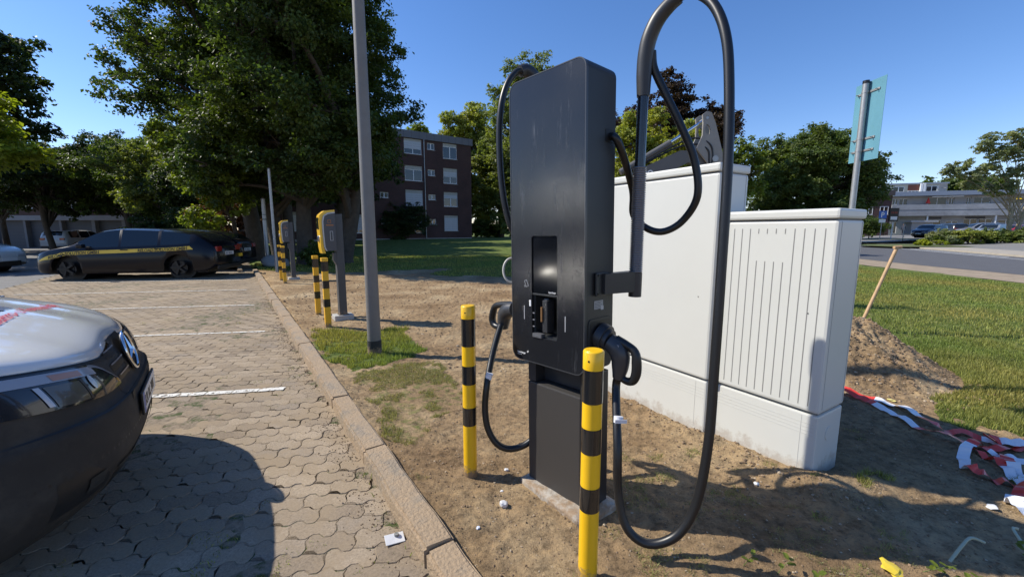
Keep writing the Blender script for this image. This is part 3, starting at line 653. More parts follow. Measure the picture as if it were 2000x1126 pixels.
# left arm and cable
arm2 = empty('cable_arm', Kp(cw(-W_-.05,.13,1.2))); OB = tuple(arm2.location)
tag(arm2, 'cable arm on the left, mostly hidden behind the charging column, pale ring at its hose', 'cable arm')
lb = Vector(cw(-W_,.10,1.262)); le = Vector((.115,2.19,1.262))
q = MB(); q.box(-W_-.016,-W_-.001,.058,.143,1.213,1.309,T=ch_m); abuild(q,'mounting_plate',M['station_side'],arm2,OB)
q = MB(); q.cyl(lb, le, .02, n=12); abuild(q,'bracket',M['plastic_dark'],arm2,OB)
abuild(MB().cyl((.12,2.20,1.20),(.12,2.20,1.31),.0275,n=20),'clamp',M['plastic_dark'],arm2,OB)
hs = MB(); prof=[]; z = 1.301
while z < 1.735: prof += [(z,.0195),(z+.0028,.0245),(z+.0062,.0245),(z+.009,.0195)]; z += .0092
hs.tube([(.12,2.20,zz) for zz,_ in prof],[r for _,r in prof],n=12); abuild(hs,'ribbed_hose',MATS['ribbed'],arm2,OB)
abuild(MB().cyl((.12,2.20,1.73),(.12,2.20,2.08),.0215,n=16),'rod',M['black_paint'],arm2,OB)
q = MB(); P_, r_ = spline([(.12,2.20,2.06),(.12,2.20,2.15),(.115,2.195,2.215),(.095,2.185,2.25),(.065,2.17,2.262),(.04,2.155,2.252)], 5, [.026,.030,.032,.033,.031,.028]); q.tube(P_, r_, n=16); abuild(q,'cable_guide',M['plastic_dark'],arm2,OB)
cab2 = empty('charging_cable', Kp((-.10,1.92,.37))); OD = Kp((-.10,1.92,.37)); tag(cab2, 'black charging cable looping low on the left side, plug in the column', 'cable')
C3 = [(.05,2.155,2.255),(.02,2.15,2.245),(-.02,2.13,2.19),(-.05,2.11,2.09),(-.062,2.10,1.95),(-.055,2.09,1.75),(-.03,2.08,1.58),(.01,2.08,1.47),(.08,2.12,1.42),(.14,2.15,1.46),(.17,2.12,1.60),(.15,2.0,1.75),(.12,1.95,1.84)]
abuild(MB().tube(C3,.0160,n=14,sub=8),'cable_loop',M['rubber'],cab2,OD)
rg = MB(); P_ = [(.0+.045*math.cos(t),2.14+.02*math.sin(t),1.275+.062*math.sin(t)) for t in np.linspace(0,2*math.pi,25)]; rg.tube(P_,.006,n=8,caps=False); abuild(rg,'ring',mat('ring',(.5,.48,.43),.4),arm2,OB)
C4 = [(-.058,2.13,.985),(-.080,2.10,.92),(-.104,2.05,.83),(-.125,1.975,.72),(-.135,1.965,.60),(-.122,1.955,.50),(-.08,1.945,.425),(-.02,1.95,.39),(.05,1.965,.395),(.11,1.98,.43),(.16,2.02,.47),(.24,2.07,.49)]
abuild(MB().tube(C4,.0165,n=14,sub=8),'cable',M['rubber'],cab2,OD)
tg = MB(); tg.cyl((-.111,1.978,.775),(-.117,1.977,.752),.0178,n=16); tg.box(-.113,-.103,1.958,1.960,.748,.775); abuild(tg,'tag',MATS['cable_tag'],cab2,OD)
TP2 = ch_m @ Matrix.Translation((-W_-.10,.11,1.09)) @ Matrix.Rotation(R(180-4),4,'Z') @ Matrix.Diagonal((1.35,1.1,.78,1))
plug('plug', TP2, cab2, OD)

# ------------------------------------------------------------------ bollards
def bollard(x, y, H_, r, bands, label, group, mats, hole=True):
    z0 = hz(x,y); o = empty('bollard', (x,y,z0)); tag(o, label, 'bollard', group)
    p = MB(); p.cyl((0,0,-.1),(0,0,H_-.012),r,n=40,caps=False)
    p.build('post', mats[0], o)
    cpm = MB(); prof = [(H_-.075,r+.0015),(H_-.006,r+.0015),(H_-.001,r-.002),(H_,r-.008)]
    cpm.tube([(0,0,z) for z,_ in prof],[rr for _,rr in prof],n=40); cpm.build('cap', mats[0], o)
    for a,b in bands:
        q = MB(); q.cyl((0,0,a),(0,0,b),r+.0012,n=40,caps=False); q.build('black_band', mats[1], o)
    if hole:
        a = math.atan2(-y,-x)-.45; q = MB(); q.cyl(Vector((math.cos(a),math.sin(a),0))*(r+.0)+Vector((0,0,H_-.038)), Vector((math.cos(a),math.sin(a),0))*(r+.0022)+Vector((0,0,H_-.038)), .0042, n=10); q.build('screw', M['grille_black'], o)
    return o
bollard(-.249,2.30,1.035,.0395,[(.80,.965-.0),(.575,.685),(.325,.435)],'yellow and black round bollard left of the tall charging column','round bollards by the tall charging column',(M['yellow'],M['band_black']))
bollard(.318,1.555,1.0,.0395,[(.79,.925),(.58,.685),(.33,.435)],'nearest yellow and black round bollard, in front of the tall charging column','round bollards by the tall charging column',(M['yellow'],M['band_black']))
def sq_bollard(x, y, H_, label, tilt=0):
    o = empty('bollard', (x,y,hz(x,y)-.02), rot=(0,tilt,math.atan2(KU[1],KU[0]))); tag(o, label, 'bollard', 'square bollards by the small wallboxes')
    hw = .042
    MB().box(-hw,hw,-hw,hw,-.1,H_-.055,bev=.004).build('post', M['yellow_far'], o)
    MB().box(-hw-.004,hw+.004,-hw-.004,hw+.004,H_-.054,H_,bev=.006).build('cap', M['yellow_far'], o)
    for a,b in ((H_-.20,H_-.055),(H_-.46,H_-.34),(H_-.74,H_-.62)): MB().box(-hw-.0015,hw+.0015,-hw-.0015,hw+.0015,a,b).build('black_band', M['band_black'], o)
    return o
sq_bollard(-3.39,7.10,1.06,'square striped bollard, farther one at the wallbox near the grey lamp post')
sq_bollard(-2.80,6.15,1.06,'square striped bollard, nearer one at the wallbox near the grey lamp post')
sq_bollard(-6.80,12.1,1.06,'square striped bollard, farther one at the far wallbox')
sq_bollard(-6.37,11.5,1.06,'square striped bollard, nearer one at the far wallbox')

# ------------------------------------------------------------------ small wallboxes on posts
def wallbox(x, y, label):
    z0 = hz(x,y); o = empty('wallbox_station', (x,y,z0), math.atan2(KU[1],KU[0])); tag(o, label, 'wallbox', 'yellow wallboxes on grey posts')
    # local X runs along the kerb, local Y towards the bays (front)
    MB().box(-.12,.12,-.15,.15,-.06,.075,bev=.01).build('footing', M['concrete_far'], o)
    MB().box(-.085,.085,-.085,.075,.075,.083).build('base_plate', M['post_grey'], o)
    MB().box(-.07,.07,-.06,.06,.083,1.72,bev=.008).build('post', M['post_grey'], o)
    T = Matrix.Rotation(R(90),4,'Z')
    MB().prism([(.06,1.10),(.10,1.10),(.10,.98),(.06,.90)],-.065,.065,T=T).build('post_shoulder', M['post_grey'], o)
    side = [(.062,1.14),(.20,1.14),(.225,1.20),(.235,1.45),(.235,1.60),(.215,1.68),(.16,1.715),(.062,1.73)]
    MB().prism(side,-.13,.13,T=T).build('box', mat('box_grey',(.07,.072,.078),.5), o)
    tr = [(.200,1.135),(.225,1.14),(.248,1.20),(.258,1.45),(.258,1.60),(.235,1.69),(.17,1.735),(.062,1.75),(.062,1.732),(.16,1.717),(.217,1.682),(.237,1.60),(.237,1.45),(.227,1.2)]
    MB().prism(tr,-.137,.137,T=T).build('silver_trim', M['silver'], o)
    yl = [(.226,1.10),(.275,1.10),(.290,1.20),(.295,1.40),(.30,1.60),(.285,1.70),(.21,1.765),(.062,1.785),(.062,1.752),(.17,1.737),(.237,1.692),(.26,1.60),(.26,1.45),(.25,1.2)]
    MB().prism(yl,-.125,.125,T=T).build('yellow_cover', mat('yellow_cover',(.80,.47,.02),.35,coat=.3), o)
    MB().box(-.085,.085,.296,.306,1.48,1.66,bev=.004).build('display', M['screen'], o)
    q = MB(); q.cyl((0,.285,1.33),(0,.315,1.33),.055,.045,24); q.build('socket', M['silver'], o)
    q = MB(); q.cyl((0,.3155,1.33),(0,.318,1.33),.034,n=20); q.build('socket_face', M['grille_black'], o)
    for sgn in (1,-1):
        q = MB(); xx = sgn*.131; q.box(min(xx,xx+sgn*.002),max(xx,xx+sgn*.002),.105,.150,1.30,1.45); q.build('side_label', mat('side_label',(.45,.45,.45),.5), o)
        q = MB(); q.box(min(xx,xx+sgn*.003),max(xx,xx+sgn*.003),.112,.143,1.307,1.443); q.build('side_label_print', M['post_grey'], o)
        q = MB(); q.box(min(xx,xx+sgn*.002),max(xx,xx+sgn*.002),.09,.20,1.535,1.55); q.box(min(xx,xx+sgn*.002),max(xx,xx+sgn*.002),.125,.175,1.575,1.58).box(min(xx,xx+sgn*.002),max(xx,xx+sgn*.002),.125,.175,1.62,1.625).box(min(xx,xx+sgn*.002),max(xx,xx+sgn*.002),.125,.131,1.575,1.62).box(min(xx,xx+sgn*.002),max(xx,xx+sgn*.002),.17,.175,1.575,1.62); q.build('orange_print', mat('orange_print',(.42,.15,.03),.5), o)
    return o
wallbox(-2.83,6.78,'yellow and grey wallbox on its post, nearer one beside the lamp post')
wallbox(-6.62,12.45,'yellow and grey wallbox on its post, farther one towards the big tree')

# ------------------------------------------------------------------ cabinets
def cabinet(x, y, yaw, W, D, z0, z1, label, grooves, door_line=None):
    rz = yaw-math.pi/2; o = empty('distribution_cabinet', (x,y,0), rz); tag(o, label, 'cabinet', 'pale cabinets in the soil')
    mc = M['cabinet']
    MB().box(-W+.0,-.0,.0,D,-.2,z0-.016,bev=.012).build('plinth', mc, o)
    MB().box(-W+.012,-.012,.02,D-.02,z0-.0165,z0-.002).build('shadow_gap', M['groove'], o)
    MB().box(-W-.003,.004,-.010,D-.0,z0,z1-.062,bev=.016).build('body', mc, o)
    MB().box(-W-.006,.010,-.024,D+.010,z1-.055,z1,bev=.014).build('lid', mc, o)
    MB().box(-W+.01,-.006,-.004,D-.012,z1-.0615,z1-.0555).build('lid_gap', M['groove'], o)
    zb, zt = z0+.035, z1-.11
    if grooves:
        for k in range(12):
            gx = -W+.055+k*(W-.11)/11
            full = k < 4 or k > 7
            segs = [(zb,zt)] if full else [(zb, zt-.20),(zt-.03,zt)]
            for a,b in segs: 
                q = MB(); q.box(gx-.0022,gx+.0022,-.0112,-.0098,a,b); q.build('groove', M['groove'], o)
    if door_line is not None:
        q = MB(); q.box(door_line-.0015,door_line+.0015,-.0112,-.0098,z0+.01,z1-.075); q.build('door_joint', M['groove'], o)
    for yy in (.028, D-.03):
        q = MB(); q.box(.0042,.0052,yy-.0018,yy+.0018,z0+.02,z1-.07); q.build('side_joint', mat('soft_groove',(.36,.36,.35),.7), o)
    for k in range(4):
        zz = z0-.075-.022*k; q = MB(); q.box(-W+.02,-.018,-.0012,.0005,zz,zz+.0022); q.build('plinth_line', mat('plinth_line',(.52,.52,.49),.6), o)
    q = MB(); q.box(-.085,-.083,-.0012,.0005,.05,z0-.03); q.build('plinth_line', mat('plinth_line',(.52,.52,.49),.6), o)
    q = MB(); q.cyl((-.0003,D*.5,.27),(.003,D*.5,.27),.045,n=28); q.build('knockout', mc, o)
    q = MB(); q.cyl((-.10,-.0115,z0+.58),(-.10,-.0098,z0+.58),.004,n=8); q.build('lock', M['grille_black'], o)
cabinet(1.772,2.262,.552,.675,.325,.425,1.600,'low pale grey cabinet with vertical grooves, nearest of the pair beside the soil heap',True)
cabinet(1.372,2.790,.540,1.22,.32,.438,1.922,'tall smooth pale grey cabinet standing behind the low grooved one',False,door_line=-1.0)

# ------------------------------------------------------------------ posts
lp = empty('lamp_post', (-1.66,4.84,hz(-1.66,4.84))); tag(lp, 'tall tapered grey lamp post rising out of the frame above the grass patch', 'lamp post')
MB().cyl((0,0,.17),(0,0,6.6),.078,.052,28).build('pole', M['lamp_grey'], lp)
MB().cyl((0,0,-.1),(0,0,.17),.083,.082,28).build('base_sleeve', M['bitumen'], lp)
q = MB(); q.tube([(0,0,6.6),(-.05,0,6.75),(-.5,-.2,6.9),(-.9,-.35,6.92)],.035,n=10,sub=4); q.build('arm', M['lamp_grey'], lp)
MB().box(-1.5,-.85,-.45,-.2,6.87,6.97,bev=.04).build('lamp_head', M['lamp_grey'], lp)
def pole(x, y, h, r, label, m, cat='post', cap=True):
    o = empty('metal_pole', (x,y,hz(x,y))); tag(o, label, cat); MB().cyl((0,0,-.1),(0,0,h),r,n=16).build('tube', m, o)
    if cap: MB().cyl((0,0,h+.0),(0,0,h+.03),r*1.15,n=16).build('cap', M['post_grey'], o)
    return o
pole(-8.35,14.6,3.55,.045,'thin pale grey pole behind the far wallbox', M['galv'])
o = pole(-10.3,17.4,2.75,.075,'darker grey post above the broken concrete lump', M['galv'])
MB().cyl((0,0,1.9),(0,0,1.94),.085,n=12).cyl((0,0,2.1),(0,0,2.13),.085,n=12).build('strap', M['post_grey'], o)
# broken concrete lump at the post
bm = bmesh.new(); bmesh.ops.create_icosphere(bm, subdivisions=3, radius=.55)
for v in bm.verts: v.co = Vector((v.co.x*1.05, v.co.y*.8, v.co.z*.55)) + v.co.normalized()*pnoise(v.co*1.6)*.16; v.co.z = max(v.co.z,-.2)
me = bpy.data.meshes.new('concrete_lump'); bm.to_mesh(me); bm.free(); o = link('concrete_lump', me, M['concrete_far'], smooth=True); o.location = (-9.85,17.1,.16); tag(o,'broken rounded concrete lump beside the post at the kerb end','concrete lump')
# advertising sign on a galvanised pole at the right
X, Yy = 4.86, 6.0
sp = empty('sign_on_pole', (X,Yy,0)); tag(sp, 'tall narrow blue sign panel clamped to a galvanised pole on the lawn', 'sign')
MB().cyl((0,0,-.1),(0,0,3.47),.037,n=24).build('pole', M['galv'], sp)
MB().cyl((0,0,3.47),(0,0,3.51),.040,n=24).build('pole_cap', M['rubber'], sp)
MB().box(.048,.052,-.27,.22,2.44,3.50,bev=.001).build('panel', mat('sign_blue',(.12,.29,.37),.35,var=.15,vscale=1.4,coords='Generated'), sp)
for zz in (3.36,2.74,2.58):
    q = MB(); q.box(.036,.047,-.19,.17,zz-.014,zz+.014,bev=.003).cyl((0,0,zz-.014),(0,0,zz+.014),.0405,n=20)
    q.cyl((-.0,-.16,zz),(.04,-.16,zz),.006,n=8).cyl((0,.15,zz),(.04,.15,zz),.006,n=8).build('clamp', M['galv'], sp)
# ------------------------------------------------------------------ vehicles
def lerp(tab, x):
    if x <= tab[0][0]: return tab[0][1]
    for (a,va),(b,vb) in zip(tab, tab[1:]):
        if x <= b:
            t = (x-a)/(b-a); return va+(vb-va)*t
    return tab[-1][1]
def slerp(tab, x):   # smooth
    xs = [a for a,_ in tab]; ys = [b for _,b in tab]; n = len(xs)
    if x <= xs[0]: return ys[0]
    if x >= xs[-1]: return ys[-1]
    i = max(k for k in range(n) if xs[k] <= x); i = min(i, n-2); h = xs[i+1]-xs[i]; t = (x-xs[i])/h
    def m(k):
        if k in (0, n-1): return (ys[min(k+1,n-1)]-ys[max(k-1,0)])/(xs[min(k+1,n-1)]-xs[max(k-1,0)])
        a = (ys[k]-ys[k-1])/(xs[k]-xs[k-1]); b = (ys[k+1]-ys[k])/(xs[k+1]-xs[k]); return 0 if a*b <= 0 else 2*a*b/(a+b)
    return (2*t**3-3*t*t+1)*ys[i]+(t**3-2*t*t+t)*h*m(i)+(-2*t**3+3*t*t)*ys[i+1]+(t**3-t*t)*h*m(i+1)
def wheel(name, x, y, r, w, side, rimm, parent, spokes=5):
    o = MB(); prof = [(-w/2,r*.64),(-w/2,r*.93),(-w/2+.025,r),(w/2-.025,r),(w/2,r*.93),(w/2,r*.64)]
    o.tube([(0,a,0) for a,_ in prof],[b for _,b in prof],n=36,caps=False); t = o.build(name, M['tyre'], parent); t.location = (x,y,r)
    q = MB(); q.cyl((0,side*w*.1,0),(0,side*w*.12,0),r*.64,n=32); q.cyl((0,side*w*.12,0),(0,side*w*.46,0),r*.13,r*.1,n=14)
    for k in range(spokes):
        T = Matrix.Rotation(2*math.pi*k/spokes+.3,4,'Y'); y0, y1 = sorted((side*w*.30, side*w*.44)); q.box(-r*.085,r*.085,y0,y1,0,r*.63,T=T)
    q.tube([(0,side*w*.28,0),(0,side*w*.5,0)],[r*.60,r*.655],n=32,caps=False)
    rr = q.build('rim', rimm, t); return t
def car(label, loc, rz, P, paint, glass=None, group=None, rimm=None, lamps='rear', name='parked_car', dark_low=True, plate_txt=None):
    """car along local X, front at +X. P: profile tables"""
    root = empty(name, loc, rz); tag(root, label, 'car', group)
    L_, Wd = P['L'], P['W']; xs = set(np.linspace(-L_/2, L_/2, 61).round(4)); r = P['r']
    for xw in (P['xf'], P['xr']):
        for k in range(-8, 9): xs.add(round(xw+(r+.055)*math.sin(k/8*math.pi/2),4))
    for b in P['cuts']: xs.add(round(b,4))
    xs = sorted(xs); ring = []; NR = 10
    for x in xs:
        top = slerp(P['top'], x); belt = min(slerp(P['belt'], x), top-.002); wb = slerp(P['wid'], x)*Wd/2; wr = wb-.02-(max(top-belt,0))*P['tumble']
        zb = slerp(P['bot'], x)
        for xw in (P['xf'], P['xr']):
            d = abs(x-xw); R_ = r+.055
            if d < R_: zb = max(zb, r+math.sqrt(R_*R_-d*d))
        zs = zb+.0; mid = max(zb+.01, belt*.62); hb = belt
        mid = min(mid, hb-.01); zb = min(zb, mid-.01)
        wt = max(wr, .3)
        crown = top
        edge = top-.055 if top-belt > .15 else top-(top-belt)*.35-.01
        ring.append([(x,-wb*.94,zb),(x,-wb*.995,zb+(mid-zb)*.45),(x,-wb,mid),(x,-wb*.985,hb-.05 if hb-.05>mid else (hb+mid)/2),(x,-wb*.955,hb),(x,-wt,edge),(x,-wt*.80,crown-.012),(x,-wt*.4,crown),(x,0,crown+.004)])
    def full(r_): return r_+[(a,-b,c) for a,b,c in r_[-2::-1]]
    rings = [full(r_) for r_ in ring]; n = len(rings[0])
    body = MB(); gl = {}
    V = [v for rg in rings for v in rg]
    fbody = []; 
    ws0, ws1, rw0, rw1 = P['ws0'], P['ws1'], P['rw0'], P['rw1']
    for i in range(len(xs)-1):
        xm = (xs[i]+xs[i+1])/2; tall = slerp(P['top'],xm)-slerp(P['belt'],xm)
        for j in range(n-1):
            f = (i*n+j, i*n+j+1, (i+1)*n+j+1, (i+1)*n+j); key = None
            if j in (4, n-1-5):     # side windows
                for w, (a,b) in enumerate(P['wins']):
                    if a < xm < b and tall > .10: key = ('side_window', 0 if j==4 else 1, w)
            if j in (6,7,n-1-7,n-1-8) or (j in (5,n-1-6) and False):
                if ws0 < xm < ws1: key = ('windscreen',0,0)
                if rw1 < xm < rw0: key = ('rear_window',0,0)
            if key: gl.setdefault(key, []).append(f)
            else: fbody.append(f)
    me = bpy.data.meshes.new('body'); fb = fbody+[tuple(range(n)), tuple((len(xs)-1)*n+k for k in range(n-1,-1,-1))]
    # split lower sill as darker trim
    me.from_pydata(V, [], fb); me.materials.append(paint)
    bmm = bmesh.new(); bmm.from_mesh(me); bmesh.ops.delete(bmm, geom=[v for v in bmm.verts if not v.link_faces], context='VERTS'); bmesh.ops.recalc_face_normals(bmm, faces=bmm.faces); bmm.to_mesh(me); bmm.free()
    bo = link('body', me, None, root, smooth=True)
    for k, fs in gl.items():
        used = sorted({i for f in fs for i in f}); mp = {u:i for i,u in enumerate(used)}
        me = bpy.data.meshes.new(k[0]); me.from_pydata([V[u] for u in used], [], [tuple(mp[i] for i in f) for f in fs]); link(k[0], me, glass or M['car_glass'], root, smooth=True)
    # floor, lining of the arches
    MB().box(-L_/2+.35,L_/2-.35,-Wd/2+.28,Wd/2-.28,.18,.55).build('underbody', M['grille_black'], root)
    for xw in (P['xf'],P['xr']):
        for s_ in (-1,1): wheel('wheel', xw, s_*(Wd/2-.115), r, .215, s_, rimm or M['rim'], root)
        MB().cyl((xw,-Wd/2+.24,r),(xw,Wd/2-.24,r),r+.05,n=24).build('wheel_arch', M['grille_black'], root)
    # details
    fr = slerp(P['wid'], L_/2)*Wd/2; zf = slerp(P['top'], L_/2-.03)
    for s_ in (-1,1):
        q = MB(); y0,y1 = sorted((s_*fr*.52, s_*fr*.97)); q.box(L_/2-.05,L_/2+.012,y0,y1,zf-.13,zf-.02,bev=.015); q.build('headlight', mat('head_lamp',(.35,.36,.38),.08,coat=.8), root)
        rr_ = slerp(P['wid'], -L_/2)*Wd/2; q = MB(); y0,y1 = sorted((s_*rr_*.60, s_*rr_*.985)); zt = P.get('tail', .82); q.box(-L_/2-.012,-L_/2+.10,y0,y1,zt,zt+.15,bev=.015); q.build('tail_light', M['red_lamp'], root)
        q = MB(); xm_ = ws1-.42 if 'mir' not in P else P['mir']; yb = slerp(P['wid'],xm_)*Wd/2; zb_ = slerp(P['belt'],xm_); y0,y1 = sorted((s_*(yb+.02),s_*(yb+.19))); q.box(xm_-.10,xm_+.06,y0,y1,zb_+.0,zb_+.12,bev=.04); q.build('wing_mirror', paint, root)
        for xh in P.get('handles', ()):
            yb = slerp(P['wid'],xh)*Wd/2; y0,y1 = sorted((s_*(yb-.005),s_*(yb+.012))); q = MB(); q.box(xh-.10,xh+.10,y0,y1,slerp(P['belt'],xh)-.115,slerp(P['belt'],xh)-.09,bev=.006); q.build('door_handle', paint, root)
    MB().box(-L_/2-.012,-L_/2+.04,-.26,.26,P.get('pl',.62),P.get('pl',.62)+.11,bev=.003).build('number_plate', M['plate'], root)
    if plate_txt: text_mesh(plate_txt,.10,m=M['grille_black'],parent=root,loc=(-L_/2-.0135,.24,P.get('pl',.62)+.02),rot=(R(90),0,R(-90)),ext=.0005,bold=.002)
    MB().box(L_/2-.04,L_/2+.012,-.26,.26,.40,.51,bev=.003).build('number_plate', M['plate'], root)
    MB().box(L_/2-.08,L_/2+.006,-fr*.7,fr*.7,.22,.40,bev=.01).build('grille', M['grille_black'], root)
    MB().box(-L_/2-.008,-L_/2+.06,-.72,.72,.26,.40,bev=.02).build('rear_bumper_lower', M['grille_black'], root)
    return root
ESTATE = dict(L=4.96, W=1.86, r=.345, xf=1.53, xr=-1.44, tumble=.36,
  top=[(-2.48,.92),(-2.42,1.03),(-2.28,1.16),(-2.08,1.30),(-1.90,1.385),(-1.5,1.46),(-.6,1.53),(.1,1.545),(.6,1.48),(1.05,1.27),(1.45,1.05),(1.75,.985),(2.1,.90),(2.35,.78),(2.48,.62)],
  belt=[(-2.48,.80),(-2.3,.96),(-1.9,1.09),(-1.4,1.055),(0,1.00),(1.0,.965),(1.5,.93),(2.0,.84),(2.3,.72),(2.48,.54)],
  bot=[(-2.48,.42),(-2.3,.30),(-2,.22),(0,.20),(1.9,.20),(2.3,.24),(2.48,.34)],
  wid=[(-2.48,.80),(-2.40,.90),(-2.1,.975),(-1.4,1.0),(1.4,1.0),(2.0,.955),(2.3,.86),(2.42,.72),(2.48,.60)],
  ws0=.42, ws1=1.42, rw0=-1.86, rw1=-2.30, wins=[(.12,1.18),(-.92,.06),(-1.80,-1.0)], cuts=(.12,1.18,-.92,.06,-1.80,-1.0,.42,1.42,-1.86,-2.30), handles=(-.05,-.95), tail=.83, pl=.70)
HATCH = dict(L=4.25, W=1.76, r=.31, xf=1.30, xr=-1.28, tumble=.30,
  top=[(-2.125,.80),(-2.10,.98),(-2.0,1.20),(-1.9,1.40),(-1.7,1.45),(-.8,1.49),(0,1.49),(.45,1.44),(.95,1.15),(1.25,1.0),(1.7,.93),(2.0,.82),(2.125,.62)],
  belt=[(-2.125,.72),(-2.0,.92),(-1.5,.97),(0,.94),(1.0,.91),(1.5,.87),(1.9,.77),(2.125,.54)],
  bot=[(-2.125,.38),(-1.9,.24),(0,.2),(1.9,.22),(2.125,.32)], wid=[(-2.125,.84),(-2.0,.94),(-1.3,1.0),(1.2,1.0),(1.8,.93),(2.05,.8),(2.125,.66)],
  ws0=.35, ws1=1.12, rw0=-1.86, rw1=-2.04, wins=[(.05,.95),(-.85,-.02),(-1.7,-.95)], cuts=(.05,.95,-.85,-.02,-1.7,-.95,.35,1.12,-1.86,-2.04), handles=(-.1,-.9), tail=.80, pl=.74)
SUV = dict(HATCH); SUV.update(L=4.5, top=[(-2.25,.85),(-2.22,1.05),(-2.1,1.35),(-1.98,1.58),(-1.7,1.64),(-.8,1.68),(0,1.67),(.5,1.60),(1.0,1.28),(1.3,1.12),(1.8,1.04),(2.12,.92),(2.25,.66)],
  belt=[(-2.25,.78),(-2.1,1.04),(-1.5,1.10),(0,1.06),(1.0,1.03),(1.5,.98),(2.0,.86),(2.25,.58)], wid=[(-2.25,.84),(-2.1,.94),(-1.3,1.0),(1.2,1.0),(1.9,.93),(2.15,.8),(2.25,.66)], bot=[(-2.25,.42),(-2.0,.28),(0,.24),(2.0,.26),(2.25,.36)],
  W=1.84, r=.35, xf=1.36, xr=-1.32, tail=.95, pl=.80)
blackp = mat('car_black',(.006,.006,.009),.2,coat=.0,spec=.35)
DIRX = math.atan2(SU[1],SU[0])
def on(s,n,z=.0): p = sn(s,n,z); return (p.x,p.y,p.z)
bc = car('black estate car with yellow lettering stripe, parked side-on nearest across the bays', on(-9.45,15.05), DIRX+math.pi, ESTATE, blackp, rimm=M['rim_dark'], group='black estate cars parked across the bays', plate_txt='KA 5021E')
# yellow stripe following the side, near side is local +Y (car faces left)
def side_y(Pf, x, z):
    wb = slerp(Pf['wid'],x)*Pf['W']/2; belt = slerp(Pf['belt'],x); mid = belt*.62
    t = max(0,min(1,(z-mid)/(belt-.05-mid))); return wb*(1-.015*t)-(.03*wb*max(0,(z-(belt-.05))/.05))
for sgn in (1,-1):
    mb = MB(); xs = np.linspace(2.22,-1.90,40)
    def zc(x): return slerp(ESTATE['belt'],x)-.135-(.03 if x>1.6 else 0)
    vs = []
    for x in xs:
        hh = .052 if x < 1.9 else .052*(2.3-x)/.4+.010
        x2 = x + (.09 if x < -1.85 else 0)
        vs += [(x2, sgn*(side_y(ESTATE,x,zc(x)+hh)+.007), zc(x)+hh), (x, sgn*(side_y(ESTATE,x,zc(x)-hh)+.007), zc(x)-hh)]
    mb.add(vs, [(2*i,2*i+1,2*i+3,2*i+2) for i in range(len(xs)-1)]); mb.build('yellow_stripe', M['car_yellow'], bc)
    for x0 in ((1.95,-.40) if sgn > 0 else (.50,-1.80)):
        t = text_mesh('RELOAD-SOLUTION GMBH', .125, m=M['grille_black'], parent=bc, ext=.001, bold=.0035, sx=.88, shear=.15)
        xmid = x0-sgn*.0; t.rotation_euler = (R(90),0,R(180) if sgn>0 else 0)
        # follow the flank
        meT = t.data; 
        for v in meT.vertices:
            lx = x0-sgn*v.co.x*.88; lz = zc(lx)-.045+v.co.y; v.co = Vector((lx, sgn*(side_y(ESTATE,lx,lz)+.009+.002*(v.co.z>0)), lz))
        t.scale = (1,1,1); t.rotation_euler = (0,0,0); t.location = (0,0,0)
bc2 = car('black estate car half hidden behind the one with the yellow stripe', on(-10.0,17.65), DIRX+math.pi, ESTATE, blackp, rimm=M['rim_dark'], group='black estate cars parked across the bays', plate_txt='KA 5022E')
MB().box(-2.499,-2.47,-.86,-.62,.60,.70).build('yellow_mark', M['car_yellow'], bc)
car('dark off-road car parked beyond the van, only its front corner showing above the white bonnet', (-7.75,3.25,0), R(31), SUV, mat('car_dark2',(.02,.022,.026),.25,coat=.7))
# cars at the garages
car('old silver-white estate car seen from behind in front of the garages', (-32.6,31.2,0), R(100), HATCH, mat('car_silver',(.50,.51,.52),.3,coat=.5), group='cars before the garages', plate_txt='KR AT 71')
car('dark off-roader at the far left in front of the garages', (-36.4,27.6,0), R(160), SUV, mat('car_dark',(.02,.022,.026),.25,coat=.7), group='cars before the garages')
car('dark blue hatchback standing behind the black estate before the garages', (-25.6,31.5,0), R(95), HATCH, mat('car_darkblue',(.02,.026,.045),.25,coat=.7), group='cars before the garages')
car('dark people carrier between the silver car and the black estate', (-28.9,32.6,0), R(98), SUV, mat('car_brown',(.028,.024,.024),.3,coat=.7), group='cars before the garages')
car('white car with black wheels, its nose entering at the left edge across the lane', (-20.4,14.4,0), R(8), ESTATE, mat('car_white',(.6,.6,.59),.2,coat=.8), rimm=M['rim_dark'])

# ------------------------------------------------------------------ white van in the foreground
VAN = empty('van', (-2.19,2.36,0), R(36)); tag(VAN, 'white van with unpainted black bumper, its nose filling the lower left corner', 'van')
HW = .965
def nose_x(t, z):
    """x of the front surface at lateral t (-1..1), height z"""
    prof = slerp([(.16,-.24),(.22,-.12),(.30,-.045),(.42,.0),(.56,.0),(.635,-.004),(.665,-.034),(.75,-.052),(.82,-.080),(.88,-.115),(.95,-.18),(1.0,-.26)], z)
    a = abs(t); return prof - .07*a**2 - .27*a**4.5*(1+.2*(z-.5))
def nose_y(t, z):
    a = abs(t); s_ = 1 if t >= 0 else -1
    return s_*HW*(a if a < .8 else .8+(a-.8)*1.0)*(1-.02*max(0,z-.6)-.05*max(0,.35-z)*2)
def z_hoodedge(t): a = abs(t); return .895-.032*math.sin(min(1,a/.36)*math.pi/2)**2+.105*max(0,(a-.36)/.64)**1.3
TS = np.linspace(-1,1,65); ZS = np.linspace(.16,1,43)
